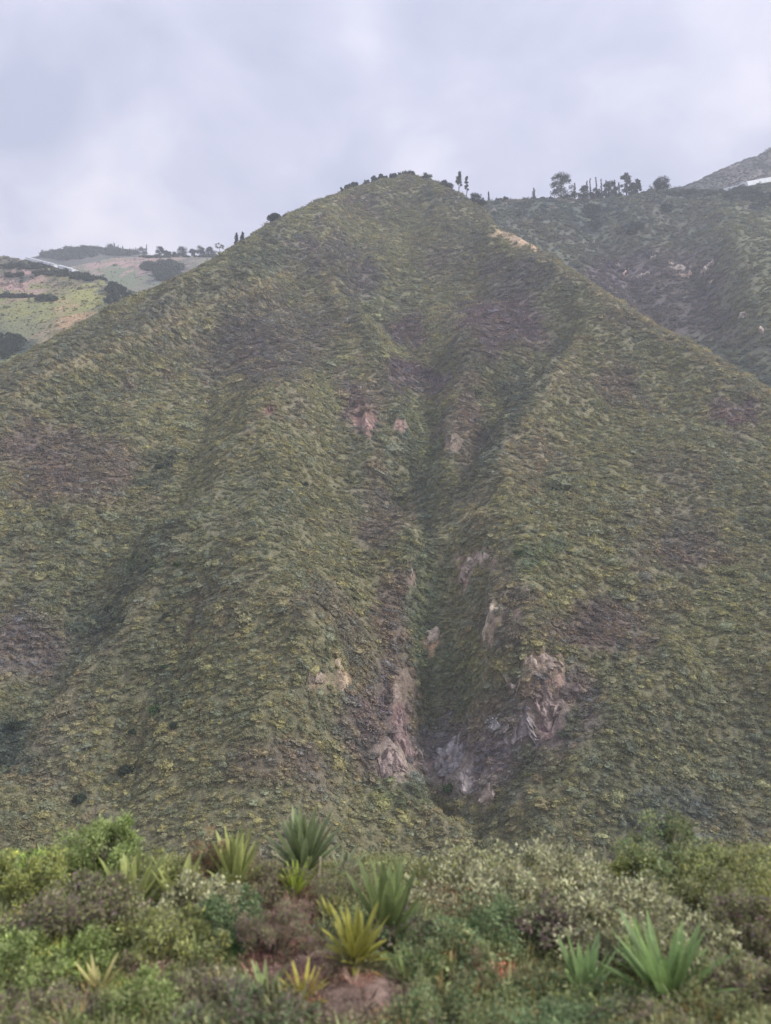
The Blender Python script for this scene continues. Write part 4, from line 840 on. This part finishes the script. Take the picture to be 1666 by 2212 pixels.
SH = [('bright_shrub', 205, 1915, 150, 120, lime, 'tall bright green shrub with a peaked top at the left of the verge', (.06, .03)), ('bright_shrub', 240, 1905, 90, 125, lime, 'narrow bright green shoot rising highest behind the peaked shrub', (.06, .03)),
      ('verge_shrub', 55, 1950, 150, 110, yel, 'yellow green shrub at the far left of the verge', (.06, .03)), ('verge_shrub', 30, 1905, 120, 60, lime, 'low lime shrub at the left frame edge on the crest', (.06, .03)),
      ('red_shrub', 452, 1930, 66, 110, red, 'reddish brown feathery shrub left of the middle rosettes', (.09, .012)), ('pale_shrub', 430, 2010, 150, 90, pale, 'cream leaved shrub below the reddish shrub', (.06, .03)),
      ('pale_shrub', 1120, 1960, 220, 100, pale, 'cream leaved shrub mass just right of centre on the crest', (.07, .03)), ('pale_shrub', 980, 1925, 170, 60, pale + yel, 'yellowish cream shrub at the left end of the pale crest mass', (.07, .03)), ('pale_shrub', 1260, 2010, 200, 120, pale, 'cream and purple shrub in the middle of the pale mass', (.07, .03)),
      ('pale_shrub', 1380, 2070, 220, 100, pale, 'palest creamy shrub above the large right rosette', (.07, .03)), ('pale_shrub', 1500, 2120, 160, 90, pale + olive, 'dull cream shrub at the lower right beside the large rosette', (.07, .03)),
      ('round_shrub', 1445, 1925, 170, 130, green + olive, 'rounded green shrub standing highest on the right crest', (.05, .03)), ('verge_shrub', 1375, 1930, 90, 70, yel, 'yellow tinged shrub on the left flank of the rounded right shrub', (.05, .03)), ('verge_shrub', 1600, 1960, 190, 110, yel + olive, 'yellow olive shrub at the right frame edge', (.05, .03)),
      ('verge_shrub', 1540, 2010, 170, 100, olive, 'olive shrub below the yellow olive one at right', (.05, .03)), ('verge_shrub', 1630, 2070, 130, 120, olive + purp, 'brownish olive shrub low at the right edge', (.05, .03)),
      ('green_shrub', 1060, 2060, 150, 90, green, 'soft green shrub below the pale crest mass', (.04, .025)), ('green_shrub', 500, 2060, 110, 110, green, 'dark green shrub right of the cream leaved one', (.045, .025)), ('green_shrub', 960, 2110, 150, 80, green + olive, 'low green shrub right of the orange leaved rosette', (.05, .025)),
      ('lime_shrub', 50, 2130, 150, 80, lime, 'low lime green clump at the lower left edge', (.045, .03)), ('lime_shrub', 185, 2090, 100, 70, lime, 'small bright lime clump above the little fan rosette', (.045, .03)), ('lime_shrub', 320, 2205, 110, 80, lime, 'lime green clump at the bottom left of centre', (.045, .03)),
      ('verge_shrub', 360, 2085, 170, 80, yel + olive, 'pale olive spreading shrub between the lime clumps', (.06, .025)), ('verge_shrub', 600, 1960, 120, 70, purp + olive, 'dry purplish shrub behind the small bright rosette', (.06, .012)), ('red_shrub', 600, 2080, 120, 110, red[1:] + purp, 'dry reddish brush left of the orange leaved rosette', (.08, .01)),
      ('red_shrub', 1030, 2170, 70, 80, red[1:], 'rusty brown twiggy shrub low right of centre', (.06, .015)), ('red_shrub', 1150, 2180, 70, 70, red[1:] + olive, 'rusty shrub between the two right rosettes', (.06, .015)), ('dark_shrub', 1190, 2060, 120, 80, purp, 'dark purplish shrub right of the soft green one', (.05, .03)),
      ('dark_shrub', 860, 2060, 130, 70, green + purp, 'dark shrub at the foot of the central rosette', (.05, .03)), ('dark_shrub', 1100, 2200, 200, 70, green + olive, 'dark leafy shrub at the bottom right of centre', (.05, .03)), ('dark_shrub', 200, 1990, 180, 70, olive + purp, 'dull shrub below the bright peaked shrub', (.05, .03)),
      ('verge_shrub', 330, 1960, 120, 90, olive + yel, 'olive shrub behind the pale left rosette', (.06, .025)), ('dark_shrub', 1620, 2200, 150, 80, purp + olive, 'dark brownish shrub in the bottom right corner', (.05, .03)), ('verge_shrub', 760, 1950, 110, 60, olive + purp, 'greyish brush between the crest rosettes', (.06, .012)),
      ('dark_shrub', 430, 2190, 120, 60, purp + olive, 'dark brush at the bottom near the small rosettes', (.05, .02)), ('verge_shrub', 1300, 2215, 150, 50, olive + green, 'low leafy shrub under the small right rosette', (.05, .03))]
SH += [('dark_shrub', 60, 2260, 200, 80, purp + olive, 'dull brush cut off by the bottom left corner', (.045, .02)), ('lime_shrub', 255, 2250, 130, 70, lime + olive, 'pale green clump cut by the bottom edge at left', (.045, .025)), ('dark_shrub', 540, 2255, 190, 80, purp + green, 'dark brush under the small bottom rosettes', (.045, .02)),
       ('green_shrub', 960, 2260, 190, 80, green + olive, 'green brush at the bottom edge right of the bare soil', (.045, .02)), ('green_shrub', 1240, 2270, 180, 70, green, 'green leafy patch at the bottom edge under the right rosettes', (.045, .025)), ('dark_shrub', 1400, 2265, 160, 60, purp + olive, 'dark brush below the large right rosette', (.045, .02)), ('verge_shrub', 1560, 2235, 150, 80, olive, 'olive brush at the bottom right', (.045, .02))]
for a in SH: shrub(a[0], a[1], a[2], a[3], a[4], a[5], a[6], leaf=a[7], n=int(2500 + a[3] * a[4] * .2))

# rosette plants: every leaf a part
def rosette(u, v, wpx, hpx, nl, col, label, dead=0, up=.5, lw=.11, tipc=None, seed=0, deadcol=(.5, .3, .12), lean=0.0):
    random.seed(seed)
    b = bank_hit(u, v); px = b[1] / F; Rw = wpx * px / 2; H = hpx * px; ln0 = math.hypot(Rw, H) * .9
    root = empty('rosette_plant', b); tag(root, label, 'rosette plant', 'rosette plants on the verge')
    for i in range(nl + dead):
        isd = i >= nl; t = i / max(nl - 1, 1); an = i * 2.39996 + random.uniform(-.2, .2)
        if isd: el = random.uniform(-.05, .25); t = .1; an = random.uniform(-.9, .9) if i % 3 else random.uniform(2.4, 3.9)
        else:
            lo = math.atan2(H * .25, Rw); hi = 1.5; el = lo + (hi - lo) * (t ** .8) * (.6 + .4 * up) + random.uniform(-.08, .08)
        an_x = math.cos(an); an_y = math.sin(an)
        reach = min(Rw / max(math.cos(el), .15), H / max(math.sin(el), .15)) * random.uniform(.86, 1.05)
        ln = min(reach, ln0 * 1.15) * (1 if not isd else .95); wd = ln0 * lw * random.uniform(.85, 1.15) * (.7 if isd else 1); droop = random.uniform(.05, .22) * ln * (1.2 - t)
        k = 9; V = []; Fs = []; C = []
        cc = np.array(deadcol) if isd else np.array(col) * np.array([1.6, 1.4, 1.25]) * random.uniform(.7, 1.3)
        side = np.array([-an_y, an_x, 0])
        tw = random.uniform(-.35, .35)
        for j in range(k + 1):
            s_ = j / k; r_ = ln * s_ * math.cos(el); h_ = ln * s_ * math.sin(el) - droop * s_ * s_ + .02
            c0 = np.array([an_x * r_ + lean * s_ * ln, an_y * r_, h_])
            wloc = wd * (.45 + 1.5 * s_ - 1.9 * s_ ** 2.4) * .8 if j < k else 0.004
            nrm = np.array([-an_x * math.sin(el), -an_y * math.sin(el), math.cos(el)]); sd_ = side * math.cos(tw * s_) + nrm * math.sin(tw * s_)
            V += [c0 - sd_ * wloc / 2 + nrm * wloc * .18, c0 - nrm * .0, c0 + sd_ * wloc / 2 + nrm * wloc * .18]
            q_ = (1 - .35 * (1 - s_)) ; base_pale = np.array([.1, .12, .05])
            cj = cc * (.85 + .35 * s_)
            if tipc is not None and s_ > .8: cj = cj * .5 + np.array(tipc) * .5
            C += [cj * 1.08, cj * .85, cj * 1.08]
        for j in range(k):
            a0 = j * 3; Fs += [[a0, a0 + 1, a0 + 4, a0 + 3], [a0 + 1, a0 + 2, a0 + 5, a0 + 4]]
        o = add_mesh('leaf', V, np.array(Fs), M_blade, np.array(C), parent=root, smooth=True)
        if isd: o['label'] = 'dry orange leaf' if deadcol[0] > .45 else 'withered tan leaf'
    return root
gr = (.14, .2, .085); bl = (.16, .22, .12); ye = (.26, .29, .075); lg = (.24, .3, .12)
RO = [(655, 1900, 175, 140, 34, bl, 'largest blue green rosette standing highest on the centre crest', 0, .95, .1), (508, 1940, 135, 140, 26, lg, 'pale yellow green rosette right of the reddish shrub', 0, .9, .1), (735, 1900, 90, 60, 12, (.2, .26, .17), 'greyish drooping rosette leaning right of the largest one', 0, .3, .13, 7, .3),
      (280, 2000, 150, 150, 20, lg, 'tall pale rosette with wide leaves below the peaked green shrub', 0, .9, .14), (388, 1985, 130, 130, 16, (.24, .3, .12), 'open pale rosette left of the reddish shrub', 0, .4, .13), (640, 1950, 90, 80, 18, (.26, .36, .07), 'small bright yellow green rosette under the largest one', 0, .9, .1),
      (835, 2055, 185, 185, 24, gr, 'big green rosette right of centre with broad upright leaves', 0, .8, .12), (770, 2095, 145, 130, 26, ye, 'yellow green rosette fringed with dry orange leaves', 6, .55, .11), (715, 2000, 80, 60, 14, ye, 'small yellow rosette behind the orange fringed one', 0, .3, .13),
      (1445, 2190, 270, 165, 34, (.15, .25, .1), 'largest rosette at lower right with long arching leaves', 0, .45, .085), (1262, 2185, 150, 140, 18, (.16, .26, .12), 'medium rosette left of the large right one', 0, .8, .12), (212, 2160, 110, 75, 14, (.36, .37, .18), 'small cream fan rosette in the lower left', 0, .4, .1),
      (575, 2180, 130, 85, 18, (.17, .24, .1), 'small green rosette at the bottom left of the yellow one', 0, .4, .09), (655, 2178, 110, 80, 18, (.32, .33, .08), 'small yellowish rosette at the bottom centre', 2, .4, .09), (878, 2130, 90, 60, 12, (.15, .22, .09), 'small dull green rosette below the big green one', 0, .3, .12),
      (1380, 2120, 110, 120, 14, (.2, .3, .12), 'upright pale green rosette behind the large right one', 0, .9, .1), (1560, 2170, 90, 60, 12, (.18, .22, .12), 'grey green rosette right of the large right one', 0, .2, .1), (1505, 2150, 80, 90, 14, (.18, .28, .11), 'upright rosette rising through the right side of the large one', 0, .9, .11), (470, 2150, 60, 40, 8, (.3, .3, .12), 'tiny yellowing rosette at the bottom left', 2, .1, .12)]
for i, a in enumerate(RO):
    rosette(a[0], a[1], a[2], a[3], int(a[4] * 1.35), a[5], a[6], dead=a[7] or 4, up=a[8], deadcol=(.5, .3, .12) if a[7] >= 6 else (.36, .29, .17), lw=a[9] * 1.7, seed=100 + i, lean=(a[11] if len(a) > 11 else 0))

# dead stalks
def stalk(u, v, hpx, lean, label):
    b = bank_hit(u, v); h = hpx * b[1] / F; r = .022
    vv, ff = tube([(0, 0, -.05), (lean * h * .4, .01, h * .5), (lean * h, 0, h * .97), (lean * h * 1.05, 0, h)], [r * 1.2, r, r * .8, r * .45], 7)
    o = add_mesh('dead_stalk', vv, ff, M_dry); o.location = [float(t) for t in b]; tag(o, label, 'stalk')
stalk(553, 1915, 75, .12, 'pale broken stalk beside the pale yellow green rosette')
stalk(688, 1915, 60, .05, 'pale stub in front of the largest rosette')
stalk(775, 1960, 45, -.1, 'short thin dead twig right of the grey drooping rosette')
stalk(1452, 2150, 60, .1, 'pale dry stalk inside the right hand shrubs')

# ------------------------------------------------------------------ haze
bpy.ops.mesh.primitive_cube_add(size=1); hz = bpy.context.object; hz.name = 'haze'
hz.location = (0, 560, 120); hz.scale = (1700, 1500, 0); 
zmin, zmax = -203, 584
hz.location.z = (zmin + zmax) / 2; hz.scale.z = zmax - zmin
mh = bpy.data.materials.new('air_haze'); mh.use_nodes = True; t = mh.node_tree; t.nodes.clear()
oo = t.nodes.new('ShaderNodeOutputMaterial'); pv = t.nodes.new('ShaderNodeVolumePrincipled'); pv.inputs['Density'].default_value = .0004; pv.inputs['Color'].default_value = (.88, .92, 1, 1); pv.inputs['Anisotropy'].default_value = .2
t.links.new(pv.outputs[0], oo.inputs['Volume']); hz.data.materials.append(mh); hz['kind'] = 'stuff'
zs = [float(f_.Z.min()) for f_ in (main, righth, farr, lefth, fieldh, farl)]; zx = [float(f_.Z.max()) for f_ in (main, righth, farr, lefth, fieldh, farl)]
print('ZRANGE', zs, zx)
for u_ in (0, 250, 480, 690, 880, 985): print('crest', u_, [round(float(k)) for k in project(*main.crest(u_))])
for u_ in (1160, 1340, 1460): print('crestR', u_, [round(float(k)) for k in project(*righth.crest(u_))])
